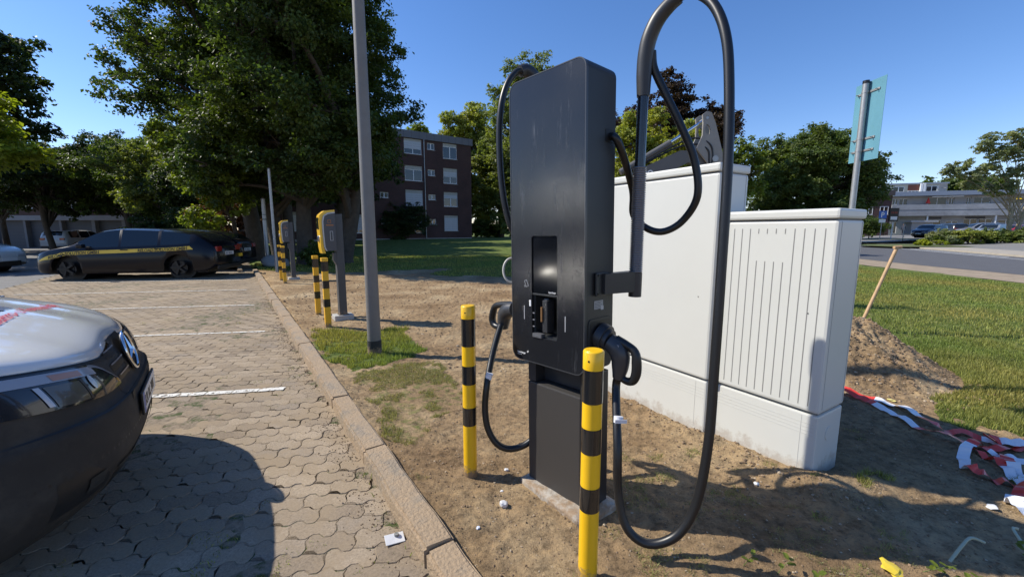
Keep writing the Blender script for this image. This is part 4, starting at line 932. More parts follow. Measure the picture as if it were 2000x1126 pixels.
def nose_grid(t0,t1,nt,zf0,zf1,nzv,offs=0, name='bumper', m=None, curve=None, sm=True):
    V=[];F=[]
    for j in range(nzv+1):
        for i in range(nt+1):
            t = t0+(t1-t0)*i/nt; za, zb = zf0(t), zf1(t); z = za+(zb-za)*j/nzv
            V.append((nose_x(t,z)+offs, nose_y(t,z), z))
    for j in range(nzv):
        for i in range(nt): a=j*(nt+1)+i; F.append((a,a+1,a+nt+2,a+nt+1))
    me = bpy.data.meshes.new(name); me.from_pydata(V,[],F); return link(name, me, m, VAN, smooth=sm)
nose_grid(-1,1,72,lambda t:.16,lambda t:z_hoodedge(t)-.012,40,0,'front_bumper',M['bumper'])
# sides of the nose and body
side = MB()
def body_loop(x, zlist, ylist): return [(x,y,z) for y,z in zip(ylist,zlist)]
# hood
hood = []; NT=48; NXh=22
def hood_pt(t, u):
    xe = nose_x(t, z_hoodedge(t)); xb = -1.08-.10*t*t; x = xe+(xb-xe)*u
    a = abs(t); zc = slerp([(0,.895),(.05,.94),(.2,1.01),(.5,1.105),(1,1.20)], u)
    z = zc + (z_hoodedge(t)-.895)*(1-u) - .055*a**3*(.25+u) - (.10*max(0,a-.86)/.14*u)
    # stepped shoulder crease
    z += -.030*(1/(1+math.exp(-(a-.52)/.016)))*min(1,u*3)
    y = nose_y(t, .95)*(1-.03*u) 
    return (x,y,z)
V=[hood_pt(t,u) for u in np.linspace(0,1,NXh+1) for t in np.linspace(-1,1,NT+1)]
F=[(j*(NT+1)+i,j*(NT+1)+i+1,(j+1)*(NT+1)+i+1,(j+1)*(NT+1)+i) for j in range(NXh) for i in range(NT)]
# turned-down front lip
b0=len(V); V+=[(nose_x(t,z_hoodedge(t))-.004, nose_y(t,.95), z_hoodedge(t)-.02) for t in np.linspace(-1,1,NT+1)]
F+=[(b0+i,b0+i+1,i+1,i) for i in range(NT)]
me=bpy.data.meshes.new('hood'); me.from_pydata(V,[],F); hd=link('hood',me,M['paint_white'],VAN,smooth=True)
# flanks: fender strip from the nose edge back, with wheel arch
VX=[-.62,-.8,-.95,-1.1,-1.3,-1.5,-1.7,-1.95,-2.4,-3,-3.6,-4.0,-4.4,-4.9]
for sgn in (-1,1):
    V=[];F=[];xs=sorted(set([-.46]+VX+[round(-1.0+.40*math.sin(k/8*math.pi/2),3) for k in range(-8,9)]+[round(-4.1+.40*math.sin(k/8*math.pi/2),3) for k in range(-8,9)]),reverse=True)
    for x in xs:
        zb=.24
        for xw in (-1.0,-4.1):
            d=abs(x-xw)
            if d<.40: zb=max(zb,.34+math.sqrt(.16-d*d))
        zt = slerp([(-4.9,1.10),(-1.3,1.08),(-1.15,1.08),(-.9,1.06),(-.46,.95)],x); y=HW*(1.0 if x<-.9 else 1-(x+.9)*.03)
        xx = x if x>-.47 else x
        for k,z in enumerate((zb,zb+(zt-zb)*.3,zb+(zt-zb)*.65,zt)): V.append((xx,sgn*(y-(.02 if k in(0,) else 0)-(.02 if k==3 else 0)),z))
    n=len(xs); F=[(i*4+k,i*4+k+1,(i+1)*4+k+1,(i+1)*4+k) for i in range(n-1) for k in range(3)]
    me=bpy.data.meshes.new('side_panel'); me.from_pydata(V,[],F); link('side_panel',me,M['paint_white'],VAN,smooth=True)
# cab and load box
cab=MB(); prof=[(-1.16,1.15),(-1.85,1.80),(-2.10,1.93),(-4.85,1.92),(-4.93,1.80),(-4.93,1.05),(-1.16,1.05)]
def boxprof(prof,y0,y1):
    n=len(prof); V=[]
    for s_ in (-1,1):
        for x,z in prof: V.append((x,s_*(HW-.02-.10*max(0,z-1.05)),z))
    return V,[tuple(range(n)),tuple(range(2*n-1,n-1,-1))]+[(i,n+i,n+(i+1)%n,(i+1)%n) for i in range(n)]
V,F=boxprof(prof,0,0); cab.add(V,F).build('load_body',M['paint_white'],VAN)
MB().add([(-1.145,-.80,1.175),(-1.145,.80,1.175),(-1.842,.76,1.828),(-1.842,-.76,1.828)],[(0,1,2,3)]).build('windscreen',M['car_glass'],VAN)
MB().box(-1.20,-1.07,-.86,.86,1.12,1.185,bev=.03).build('cowl',M['grille_black'],VAN)
for sgn in (-1,1):
    y=sgn*(HW-.055); 
    q=MB(); q.add([(-1.40,sgn*(HW-.022),1.13),(-2.30,sgn*(HW-.022),1.13),(-2.30,sgn*(HW-.081),1.72),(-1.90,sgn*(HW-.081),1.72)],[(0,1,2,3)]); q.build('side_window',M['car_glass'],VAN)
    y0,y1=sorted((sgn*1.0,sgn*1.15)); q=MB(); q.box(-1.80,-1.68,y0,y1,1.10,1.38,bev=.05); y0,y1=sorted((sgn*.93,sgn*1.03)); q.box(-1.78,-1.70,y0,y1,1.14,1.22,bev=.02); q.build('wing_mirror',M['bumper'],VAN)
    for xw in (-1.0,-4.1): wheel('wheel',xw,sgn*(HW-.13),.335,.22,sgn,M['rim_dark'],VAN)
MB().box(-4.6,-.5,-.66,.66,.25,.6).build('underbody',M['grille_black'],VAN)
for xw in (-1.0,-4.1): MB().cyl((xw,-.72,.335),(xw,.72,.335),.39,n=24).build('wheel_arch',M['grille_black'],VAN)
# headlamps: polygon region on the nose, in (t,z)
def lamp_z(t):  # lower & upper outline for a=|t| from inner tip .42 to 1
    a=abs(t); lo=slerp([(.36,.702),(.50,.702),(.7,.725),(1,.785)],a); hi=slerp([(.36,.712),(.41,.755),(.52,.850),(.60,.868),(.8,.908),(1,.945)],a); return lo,hi
head_in = mat('head_inner',(.02,.021,.024),.12,coat=1.0); head_gl = mat('head_glass',(.30,.33,.38),.1,coat=1.0)
for sgn in (-1,1):
    def grid(a0,a1,f0,f1,offs,nm,m,nt=18,nzv=8):
        V=[];F=[]
        for j in range(nzv+1):
            for i in range(nt+1):
                a=a0+(a1-a0)*i/nt; lo,hi=lamp_z(a); z=lo+(hi-lo)*(f0(a)+(f1(a)-f0(a))*j/nzv); t=sgn*a
                x=nose_x(t,z)+offs*(1-a**6*.3); y=nose_y(t,z)+sgn*offs*a**5; V.append((x,y,z))
        for j in range(nzv):
            for i in range(nt): b=j*(nt+1)+i; F.append((b,b+1,b+nt+2,b+nt+1))
        me=bpy.data.meshes.new(nm); me.from_pydata(V,[],F); return link(nm,me,m,VAN,smooth=True)
    h=grid(.365,1,lambda a:0,lambda a:1,.008,'headlight',head_in)
    a1=grid(.54,1,lambda a:.70,lambda a:.95,.0105,'indicator_strip',head_gl,12,3); a1.parent=h
    a2=grid(.62,.74,lambda a:.74,lambda a:.90,.0125,'orange_reflector',mat('orange_refl',(.40,.22,.15),.2,coat=.6),6,2); a2.parent=h
    #a3=grid(.60,.645,lambda a:.25,lambda a:.58,.0115,'lens',mat('lens',(.16,.17,.19),.08,coat=1),6,6)
    #a4=grid(.66,.84,lambda a:.04,lambda a:.66,.0110,'reflector',mat('reflector',(.085,.08,.068),.2,coat=.9),8,6)
    #a5=grid(.862,.872,lambda a:.10,lambda a:.64,.0120,'reflection_arc',M['chrome'],3,6)
    def disc(ac,zc_,r0,r1,ra,offs,nm,m,cone=0):
        V=[];F=[];n=24
        for j,(rr_,of) in enumerate(((r0,cone),(r1,0))):
            for k in range(n):
                an=2*math.pi*k/n; a=min(.995,ac+rr_*ra*math.cos(an)); z=zc_+rr_*math.sin(an); V.append((nose_x(a,z)+offs-of, nose_y(sgn*a,z)+sgn*offs*a**5, z))
        F=[(k,(k+1)%n,n+(k+1)%n,n+k) for k in range(n)]
        if r0 < .012: F.append(tuple(range(n)))
        me=bpy.data.meshes.new(nm); me.from_pydata(V,[],F); q_=link(nm,me,m,VAN,smooth=False); q_.parent=h; return q_
    disc(.60,.790,.0,.034,.42,.0125,'lens',mat('lens',(.33,.35,.38),.08,coat=1))
    grid(.655,.785,lambda a:.06,lambda a:.62,.0110,'reflector',mat('reflector',(.085,.08,.068),.2,coat=.9),8,6).parent=h
    grid(.795,.812,lambda a:.10,lambda a:.64,.0125,'reflection_arc',mat('reflection_arc',(.40,.45,.52),.1,coat=1),3,6).parent=h  # narrow bluish reflection on the lamp, painted in as a bright strip
    grid(.64,.652,lambda a:.06,lambda a:.66,.0118,'lamp_divider',M['plastic_dark'],3,6).parent=h
    tr=grid(.37,.55,lambda a:.90,lambda a:1.0,.0105,'lamp_edge',mat('lamp_edge',(.22,.23,.25),.2),10,2); tr.parent=h
# grille slats, star in ring, plate, fog lamp recess
for k,(t0,t1,z0,h_) in enumerate(((.15,.34,.825,.034),(.14,.37,.765,.034),(.15,.34,.705,.03))):
    for sgn in (-1,1):
        nose_grid(sgn*t0,sgn*t1,10,lambda t:z0-.0,lambda t:z0+h_,3,.002,'grille_opening',M['grille_black'])
        nose_grid(sgn*t0,sgn*t1,10,lambda t:z0+h_,lambda t:z0+h_+.006,1,.010,'grille_slat',mat('slat',(.22,.22,.225),.3))
nose_grid(-.15,.15,10,lambda t:.70,lambda t:.89,6,.002,'grille_opening',M['grille_black'])
em = empty('emblem', (nose_x(0,.795)+.022,0,.795)); em.parent=VAN; em.rotation_euler=(0,R(-12),0); em.scale=(1,1.0,1.12)
q=MB(); q.tube([(0,.098*math.cos(a),.098*math.sin(a)) for a in np.linspace(0,2*math.pi,41)],.0085,n=8,caps=False).build('ring',M['chrome'],em)
q=MB()
for k in range(3):
    a=R(90+120*k); d=Vector((0,math.cos(a),math.sin(a))); s_=Vector((0,-math.sin(a),math.cos(a))); 
    q.add([d*.092,s_*.014+Vector((.004,0,0)),-s_*.014+Vector((.004,0,0)),Vector((.016,0,0)),Vector((-.004,0,0))-d*.0],[(0,1,3),(0,3,2),(0,2,4),(0,4,1)])
q.build('star',M['chrome'],em)
MB().cyl((-.012,0,0),(-.008,0,0),.095,n=32).build('backing',M['grille_black'],em)
pl_=MB(); pl_.box(.005,.016,-.265,.265,.475,.60,bev=.004).build('plate_holder',M['grille_black'],VAN)
pv_=MB(); pv_.box(.0165,.0185,-.255,.255,.483,.592).build('number_plate',M['plate'],VAN)
MB().box(.0187,.0195,-.255,-.215,.483,.592).build('plate_band',mat('plate_blue',(.02,.06,.35),.4),VAN)
text_mesh('KR RL 308',.085,m=M['grille_black'],parent=VAN,loc=(.0192,-.205,.507),rot=(R(90),0,R(90)),ext=.0005,bold=.0015)
nose_grid(-.60,.60,30,lambda t:.235,lambda t:.33+.02*math.cos(t*3),4,.003,'lower_intake',M['grille_black'])
for sgn in (-1,1):
    nose_grid(sgn*.64,sgn*.88,12,lambda t:.30+.10*max(0,.9-abs(t)-.02)*0,lambda t:.30+.15*min(1,(abs(t)-.60)/.16),6,.002,'fog_lamp_recess',mat('fog',(.014,.014,.014),.5))
    nose_grid(sgn*.70,sgn*.78,6,lambda t:.34,lambda t:.40,4,.008,'fog_lamp',mat('fogl',(.035,.035,.032),.4))
    nose_grid(sgn*.30,sgn*.35,3,lambda t:.60,lambda t:.635,2,.003,'tow_cover',mat('tow',(.024,.024,.023),.6))
nose_grid(-.93,.93,50,lambda t:.455,lambda t:.468,2,.0,'bumper_crease',M['grille_black'])
# shut lines: bonnet gap, wing seam beside the lamp, seam over the bumper
nose_grid(-.98,.98,60,lambda t:z_hoodedge(t)-.026,lambda t:z_hoodedge(t)-.014,1,.003,'bonnet_gap',M['grille_black'])
nose_grid(-.62,.62,40,lambda t:.640,lambda t:.647,1,.003,'bumper_seam',M['grille_black'])
for sgn in (-1,1):
    nose_grid(sgn*.385,sgn*.392,1,lambda t:.645,lambda t:.705,4,.003,'wing_seam',M['grille_black'])
    nose_grid(sgn*.62,sgn*.98,20,lambda t:.640+.06*(abs(t)-.62),lambda t:.647+.06*(abs(t)-.62),1,.003,'wing_seam',M['grille_black'])
nose_grid(-.60,.60,40,lambda t:.345,lambda t:.362,2,.009,'intake_lip',mat('lip',(.045,.044,.042),.5))
# bonnet lettering (fragments that show): laid on the hood surface
def hood_z(x,y):
    t=max(-1,min(1,y/HW)); xe=nose_x(t,z_hoodedge(t)); xb=-1.08-.10*t*t; u=max(0,min(1,(x-xe)/(xb-xe))); return hood_pt(t,u)[2]
def hood_text(s,size,x0,y0,ang,m,bold,sx=1,shear=0,arc=0):
    t=text_mesh(s,size,m=m,parent=VAN,ext=0,bold=bold,shear=shear); me=t.data
    bm=bmesh.new(); bm.from_mesh(me); bmesh.ops.triangulate(bm,faces=bm.faces[:]); bmesh.ops.subdivide_edges(bm,edges=[e for e in bm.edges if e.calc_length()>.05],cuts=2); bm.to_mesh(me); bm.free()
    for v in me.vertices:
        a=v.co.x*sx; b=v.co.y-arc*(a-.5)**2
        x=x0+a*math.cos(ang)-b*math.sin(ang); y=y0+a*math.sin(ang)+b*math.cos(ang); v.co=Vector((x,y,hood_z(x,y)+.004))
    return t
hood_text('functionell',.185,-.535,-.66,R(87),mat('letter_grey',(.10,.11,.16),.4),.004)
hood_text('Elektro- u. Kommunikation',.076,-.445,-.27,R(87),mat('letter_red',(.62,.06,.07),.4),.0006)
# ------------------------------------------------------------------ buildings
def brickmat(name, c1, c2, mortar, scale=1.):
    m = bpy.data.materials.new(name); m.use_nodes = True; nt = m.node_tree; L = nt.links; b = nt.nodes['Principled BSDF']; b.inputs['Roughness'].default_value = .9
    tc = nt.nodes.new('ShaderNodeTexCoord'); sep = nt.nodes.new('ShaderNodeSeparateXYZ'); cmb = nt.nodes.new('ShaderNodeCombineXYZ'); L.new(tc.outputs['Object'], sep.inputs[0])
    ad = nt.nodes.new('ShaderNodeMath'); ad.operation = 'ADD'; L.new(sep.outputs[0], ad.inputs[0]); L.new(sep.outputs[1], ad.inputs[1]); L.new(ad.outputs[0], cmb.inputs[0]); L.new(sep.outputs[2], cmb.inputs[1])
    br = nt.nodes.new('ShaderNodeTexBrick'); br.inputs['Color1'].default_value = (*c1,1); br.inputs['Color2'].default_value = (*c2,1); br.inputs['Mortar'].default_value = (*mortar,1)
    br.inputs['Scale'].default_value = 1; br.inputs['Brick Width'].default_value = .25*scale; br.inputs['Row Height'].default_value = .075*scale; br.inputs['Mortar Size'].default_value = .008; L.new(cmb.outputs[0], br.inputs['Vector'])
    n = nt.nodes.new('ShaderNodeTexNoise'); n.inputs['Scale'].default_value = .6; n.inputs['Detail'].default_value = 6; L.new(tc.outputs['Object'], n.inputs['Vector'])
    r = nt.nodes.new('ShaderNodeMapRange'); r.inputs[1].default_value=.3; r.inputs[2].default_value=.7; r.inputs[3].default_value=.8; r.inputs[4].default_value=1.2; L.new(n.outputs[0], r.inputs[0])
    s_ = nt.nodes.new('ShaderNodeVectorMath'); s_.operation='SCALE'; L.new(br.outputs[0], s_.inputs[0]); L.new(r.outputs[0], s_.inputs['Scale']); L.new(s_.outputs[0], b.inputs['Base Color'])
    MATS[name] = m; return m
brick1 = brickmat('brick_dark', (.085,.036,.030), (.060,.028,.025), (.07,.06,.055))
brick2 = brickmat('brick_red', (.10,.045,.032), (.075,.036,.027), (.08,.07,.06))
shut = mat('shutter', (.50,.52,.54), .6); shb = mat('shutter_box', (.42,.41,.37), .7, var=.2, vscale=6); frm = mat('window_frame', (.75,.76,.76), .5)
def wall_with_holes(name, x0, x1, z0, z1, holes, y, th, m, parent, uv=None):
    """front wall from rectangles around the openings"""
    xs = sorted({x0,x1}|{h[0] for h in holes}|{h[1] for h in holes}); zs = sorted({z0,z1}|{h[2] for h in holes}|{h[3] for h in holes})
    mb = MB(); vi = {}; V = []; F = []
    def vid(i,j):
        if (i,j) not in vi: vi[(i,j)] = len(V); V.append((xs[i],y,zs[j]))
        return vi[(i,j)]
    for i in range(len(xs)-1):
        for j in range(len(zs)-1):
            cx, cz = (xs[i]+xs[i+1])/2, (zs[j]+zs[j+1])/2
            if any(h[0]<cx<h[1] and h[2]<cz<h[3] for h in holes): continue
            F.append((vid(i,j),vid(i+1,j),vid(i+1,j+1),vid(i,j+1)))
    mb.add(V, F)
    for a,b,c,d in holes:   # reveals
        mb.add([(a,y,c),(b,y,c),(b,y,d),(a,y,d),(a,y+th,c),(b,y+th,c),(b,y+th,d),(a,y+th,d)], [(0,1,5,4),(1,2,6,5),(2,3,7,6),(3,0,4,7)])
    return mb.build(name, m, parent, fixn=False)
def window(parent, a, b, c, d, y, mull=1, shutter=0., box=0, ledge=True, glass=None, name='window', fm=None):
    """window filling hole a..b, c..d; shutter = share of the height the blind covers"""
    fm = fm or frm; q = MB(); w = .07; dt = d-box
    q.box(a,b,y,y+.06,dt-w,dt).box(a,b,y,y+.06,c,c+w).box(a,a+w,y,y+.06,c+w,dt-w).box(b-w,b,y,y+.06,c+w,dt-w)
    for k in range(mull): xm = a+(b-a)*(k+1)/(mull+1); q.box(xm-.05,xm+.05,y-.004,y+.056,c+w,dt-w)
    fo_ = q.build(name, fm, parent)
    MB().box(a+w*.5,b-w*.5,y+.03,y+.04,c+w*.5,dt-w*.5).build('pane', glass or M['window_glass'], fo_)
    if box: MB().box(a,b,y-.03,y+.10,dt+.002,d).build('shutter_box', shb, fo_)
    if shutter:
        h = (dt-c)*shutter; q = MB(); z = dt
        while z > dt-h+.01: zz = max(dt-h, z-.24); q.box(a+.02,b-.02,y-.022,y-.006,zz+.012,z); z = zz
        q.build('shutter', shut, fo_)
    if ledge: MB().box(a-.04,b+.04,y-.16,y+.02,c-.05,c-.002).build('sill', M['concrete_far'], fo_)
    return fo_
# brick apartment block in the middle: local X runs from the right corner towards the left along the facade
ap = empty('apartment_block', (-4.8,50,0), math.atan2(-.584,-.812)); tag(ap, 'dark brick four storey apartment block with grey flat roof edge behind the lawn', 'apartment block')
# in this frame local +Y points away from the camera? facade normal towards camera is checked: (.584,-.812) = local -Y rotated
def apmirror():  # local Y direction = (.584,-.812) -> the front is +Y, so the house body lies at -Y
    holes = []; wins = []
    zc3 = [(9.48,11.15,.0,.32),(6.75,8.45,.45,.4),(4.18,5.81,.30,.35),(1.42,3.18,1.,.3)]
    zc1 = [(9.58,11.15,.62,.25),(6.77,8.37,.05,.38),(4.11,5.82,1.,.35),(1.2,3.08,.8,.3)]
    zc2 = [(10.23,10.95),(7.46,8.12),(4.84,5.43),(2.16,2.73)]
    for z in range(4):
        for (xa,xb,zz,kind) in ((1.85,3.62,zc3[z],'a'),(6.15,8.15,zc1[z],'b'),(12.3,14.1,zc1[(z+1)%4],'b'),(18.2,20,zc3[z],'b')):
            a,b,sh_,bx = zz; holes.append((xa,xb,a,b)); wins.append((xa,xb,a,b,1,sh_ if sh_>.08 else 0,bx))
        for xa,xb in ((4.62,5.50),(15.6,16.5),(10.0,10.9)):
            a,b = zc2[z]; holes.append((xa,xb,a,b)); wins.append((xa,xb,a,b,1,0,0))
    return holes, wins
holes, wins = apmirror()
fr_ = empty('front', (0,0,0)); fr_.parent = ap; fr_.rotation_euler = (0,0,math.pi)   # front side frame: X leftwards becomes -X
def flip(h): return (-h[1],-h[0],h[2],h[3])
holes2 = [flip(h) for h in holes]
bpy.data.objects.remove(fr_)
ap.rotation_euler = (0,0,math.atan2(.584,.812))      # now local X points right along the facade, -Y to the camera; facade spans x in [-23,0]
wall_with_holes('wall', -23, 0, .3, 11.25, holes2, 0, .18, brick1, ap)
MB().box(-23,0,.19,11,.3,11.25).build('wall', brick1, ap)
q = MB(); q.box(-23.15,.15,-.15,11.2,11.2,11.95); q.build('roof_edge', mat('roof_grey',(.13,.135,.15),.6,var=.1,vscale=1), ap)
for k in range(27): q = MB(); q.box(-23+k*.87,-22.97+k*.87,-.165,-.148,11.2,11.95); q.build('roof_seam', mat('roof_seam',(.09,.095,.105),.6), ap)
MB().box(-23,0,-.02,0.-.003,.3,.62).build('plinth', M['concrete_far'], ap)
MB().cyl((-5.92,-.09,.4),(-5.92,-.09,11.5),.055,n=10).build('downpipe', M['galv'], ap)
for (xa,xb,a,b,mu,sh_,bx) in wins: window(ap, -xb, -xa, a, b, .10, mu, sh_, bx, glass=M['window_glass'])
# garages with flats above at the left
ga = empty('garage_building', (-30.8,36,0), 0); tag(ga, 'brick flats above a row of garages, in tree shade at the left', 'apartment block')
gh = []; gd = []
for k,(a,b) in enumerate([(-2.5,-.7),(-5.2,-2.9),(-8.1,-5.5),(-11.2,-8.3),(-14.2,-11.4),(-17.2,-14.4),(-20.2,-17.4),(-23.2,-20.4)]): gd.append((a,b,0,2.32))
for x in (-2.2,-4.6,-7.0,-10.6,-13.2,-15.4,-18.6,-22.0):
    for z0_,z1_ in ((3.35,4.45),(5.35,6.45)): gh.append((x-.62,x+.62,z0_,z1_))
wall_with_holes('wall', -25, 0, 2.76, 7.9, gh, 0, .2, brick2, ga)
MB().box(-25,0,.21,9,2.76,7.9).build('wall', brick2, ga)
wall_with_holes('garage_front', -25, 0, 0, 2.74, gd, .05, .4, mat('garage_render',(.17,.17,.175),.85,var=.15,vscale=1.5), ga)
MB().box(-25,0,.46,9,0,2.73).build('core', MATS['garage_render'], ga)
MB().box(-25.1,.1,-.06,.45,2.34,2.755).build('lintel_band', mat('garage_band',(.24,.24,.245),.8,var=.15,vscale=1), ga)
for (a,b,c,d) in gd:
    q = MB(); z = 0
    while z < 2.3: q.box(a,b,.40,.43,z+.008,min(z+.29,2.32)); z += .29
    q.build('garage_door', mat('garage_door',(.055,.06,.07),.6,var=.2,vscale=.7), ga)
for h in gh: window(ga, *h, .1, 1, 0, 0, ledge=True)
MB().box(-25.3,.3,-.3,9.3,7.9,8.3).build('roof_edge', MATS['roof_grey'], ga)

# shops on the right
sh = empty('shop_building', (73.6,80,0), math.atan2(-.31,.951)); tag(sh, 'long pale concrete shop building with balcony band and penthouse flats on top', 'shop building')
pale = mat('shop_render',(.42,.41,.40),.85,var=.12,vscale=.5); conc = mat('shop_concrete',(.36,.36,.36),.85,var=.25,vscale=.35,dirt=(.20,.20,.20),dscale=.8,dlo=.5,dhi=.75); fas = mat('shop_fascia',(.25,.29,.35),.6)
up = [(-.3,.6,6.41,7.45),(.75,2.1,6.31,7.48),(5.2,8.0,6.0,7.6),(8.3,9.1,6.1,7.5),(10.8,11.5,6.1,7.58),(11.9,14.3,6.42,7.56),(18,20.5,6.2,7.5),(24,27,6.2,7.5)]
gr = [(.2,1.1,.9,3.2),(2.8,3.6,.9,3.3),(5.3,7.9,.9,3.4),(8.6,10.4,.9,3.2),(11.2,13.2,1.5,3.6),(13.4,15.4,1.3,3.6),(16.2,18.4,.9,3.4),(20,24,.9,3.4),(26,30,.9,3.4)]
wall_with_holes('wall', -1, 40, 4.2, 7.9, up, 1.6, .2, pale, sh)
wall_with_holes('ground_floor_wall', -1, 40, 0, 4.19, gr, 2.2, .2, mat('shop_ground',(.33,.33,.34),.85,var=.15,vscale=.7), sh)
MB().box(-1,40,1.82,14,4.2,7.9).box(-1,40,2.45,14,0,4.19).build('core', pale, sh)
q = MB(); q.box(-1,40,0,.18,5.30,6.27).box(-1.0,40,.03,.2,4.2,5.24).box(-1,40,.19,1.6,4.15,4.4); q.build('balcony_band', conc, sh)
MB().box(-1,40,.02,.17,5.235,5.305).build('band_joint', M['grille_black'], sh)
MB().box(-1.1,40,-.2,14.2,7.9,8.68).build('roof_fascia', fas, sh)
for h in up: window(sh, *h, 1.7, 1, 0, 0, ledge=False)
for h in gr: window(sh, *h, 2.3, 1, 0, 0, ledge=False, name='shop_window')
q = MB(); q.add([(5.0,1.5,7.85),(9.6,1.5,7.85),(9.6,.2,7.72),(5.0,.2,7.72)],[(0,1,2,3)]).box(5.0,9.6,.17,.22,7.62,7.76).build('awning', M['white'], sh)
for x in (4.75,14.6,24): q = MB(); q.cyl((x,.3,0),(x,.3,4.15),.14,n=12).build('column', M['white'], sh)
for (a,b,t) in ((5.5,7.8,'BISTRO'),(11.4,14.2,'')): q = MB(); q.box(a,b,2.10,2.18,3.62,4.0).build('shop_sign', mat('sign_dark',(.05,.05,.06),.5), sh)
# penthouse
ph = MB(); ph.box(-2.6,9.0,4.0,12,8.62,10.35); ph.build('penthouse_wall', mat('pent_wall',(.50,.46,.36),.8,var=.1,vscale=.6), sh)
MB().box(-2.8,9.2,3.8,12.2,10.35,10.62).build('penthouse_roof', fas, sh)
MB().box(2.95,4.7,3.95,4.05,9.2,10.3).build('brown_cladding', mat('clad',(.20,.07,.045),.8), sh)
for (a,b,c,d,mu) in ((.55,2.35,8.95,9.95,1),(3.0,4.7,8.68,9.15,2),(5.75,7.5,8.95,9.95,1),(7.6,8.5,8.95,9.95,0),(-2.2,-.2,9.2,9.9,2)): window(sh, a,b,c,d,3.93,mu,0,0,ledge=False)
for x in (4.75,5.2): q = MB(); q.box(x,x+.35,3.6,3.9,8.7,10.5); q.build('chimney_duct', M['white'], sh)
# low volume at the left end with dark brick
lv = empty('side_house', (61.2,74,0), math.atan2(-.31,.951)); tag(lv, 'low dark brick side house left of the pale shop building', 'house')
MB().box(0,4.6,0,8,0,7.4).build('wall', brick1, lv); MB().box(-.2,4.8,-.3,8.2,7.4,8.3).build('roof_edge', mat('side_roof',(.06,.05,.05),.7), lv)
window(lv, .8,2.0,4.2,5.6,-.03,1,0,0); window(lv, 3.0,4.2,4.2,5.6,-.03,1,0,0)
# satellite dish, umbrellas, kiosk
sd = empty('satellite_dish', (73.6+.951*8.1-.31*-2.2*0+.31*2.8*0, 80-.31*8.1+2.4, 8.7)); tag(sd, 'big grey satellite dish on the penthouse terrace', 'satellite dish')
q = MB(); 
prof = [(0,.0),(.3,.02),(.6,.09),(.85,.18)]; V=[];nn_=24
for r_,h_ in prof:
    for k in range(nn_): a=2*math.pi*k/nn_; V.append((r_*math.cos(a),-h_,r_*math.sin(a)+.75))
q.add(V,[(j*nn_+k,j*nn_+(k+1)%nn_,(j+1)*nn_+(k+1)%nn_,(j+1)*nn_+k) for j in range(3) for k in range(nn_)],0,True); q.build('bowl', mat('dish',(.36,.34,.31),.6), sd)
MB().cyl((0,.2,0),(0,.1,.7),.05,n=8).cyl((0,0,.75),(.1,-.7,.7),.03,n=6).build('mount', M['galv'], sd)
def parasol(loc, col, closed, label):
    o = empty('parasol', loc); tag(o, label, 'parasol'); MB().cyl((0,0,0),(0,0,2.4),.03,n=8).build('pole', M['white'], o); q = MB(); n=8
    r_ = .35 if closed else 1.5; zt,zb = 2.5, (1.3 if closed else 1.95)
    V=[(0,0,zt)]+[(r_*math.cos(2*math.pi*k/n),r_*math.sin(2*math.pi*k/n),zb) for k in range(n)]; q.add(V,[(0,1+k,1+(k+1)%n) for k in range(n)]).build('canopy', mat('parasol_'+('red' if closed else 'yellow'),col,.7), o)
p_ = Vector((73.6,80,0)); ex = Vector((.951,-.31,0)); ey = Vector((.31,.951,0))
parasol(p_+ex*4.8+ey*.8+Vector((0,0,5.2)), (.65,.05,.04), True, 'closed red parasol standing on the balcony of the shop building')
parasol(p_+ex*17.4+ey*.9+Vector((0,0,5.0)), (.80,.50,.02), False, 'open yellow parasol on the balcony at the right edge')
ko = empty('kiosk', tuple(p_+ex*.2-ey*7+Vector((0,0,.8))), math.atan2(-.31,.951)); tag(ko, 'low shuttered kiosk hut with flat grey roof before the shops', 'kiosk')
q = MB(); z=0
while z < 2.1: q.box(-1.2,1.8,0,.06,z,z+.19); z += .2
q.build('wall_panel', mat('kiosk',(.36,.35,.34),.7), ko); MB().box(-1.2,1.8,.07,2.4,0,2.1).build('wall', MATS['kiosk'], ko); MB().box(-1.6,2.2,-.6,2.6,2.12,2.35).build('roof', mat('kroof',(.42,.42,.43),.6), ko)

# ------------------------------------------------------------------ signs and posts across the road
gz = .55
def psign():
    o = empty('parking_sign', (39.8,45,.45)); tag(o, 'blue square parking sign with white letter and small white plate on a post', 'sign')
    MB().cyl((0,0,0),(0,0,3.0),.04,n=8).build('post', M['galv'], o)
    MB().box(-.42,.42,-.06,-.035,2.3,3.1,bev=.01).build('sign_panel', mat('blue_sign',(.02,.13,.50),.4), o)
    MB().box(-.36,.36,-.06,-.035,1.85,2.22,bev=.01).build('white_plate', M['white'], o)
    text_mesh('P',.75,m=M['white'],parent=o,loc=(-.22,-.065,2.43),rot=(R(90),0,0),ext=.003,bold=.012)
psign()
o = empty('display_board', (41.0,45,.5)); tag(o, 'black electronic display board on a white post beside the parking sign', 'sign')
MB().cyl((0,0,0),(0,0,1.9),.045,n=8).build('post', M['white'], o)
MB().box(-.55,.45,-.12,.0,1.95,3.35,bev=.03).build('board', M['grille_black'], o)
MB().box(-.4,.3,-.13,-.121,2.1,2.45).build('white_field', M['white'], o)
for k in range(4): q = MB(); q.box(-.38+.18*k,-.28+.18*k,-.13,-.121,2.75,2.98); q.build('red_digit', mat('red_digit',(.25,.04,.02),.5), o)
pole(45.6,48.5,2.2,.045,'bare thin grey post on the verge right of the display board', M['galv'], cap=False)
o = empty('white_banner', (61.5,49.5,.3)); tag(o, 'narrow white banner flag at the right edge behind the bushes', 'banner'); MB().cyl((0,0,0),(0,0,3.0),.04,n=8).build('post', M['galv'], o)
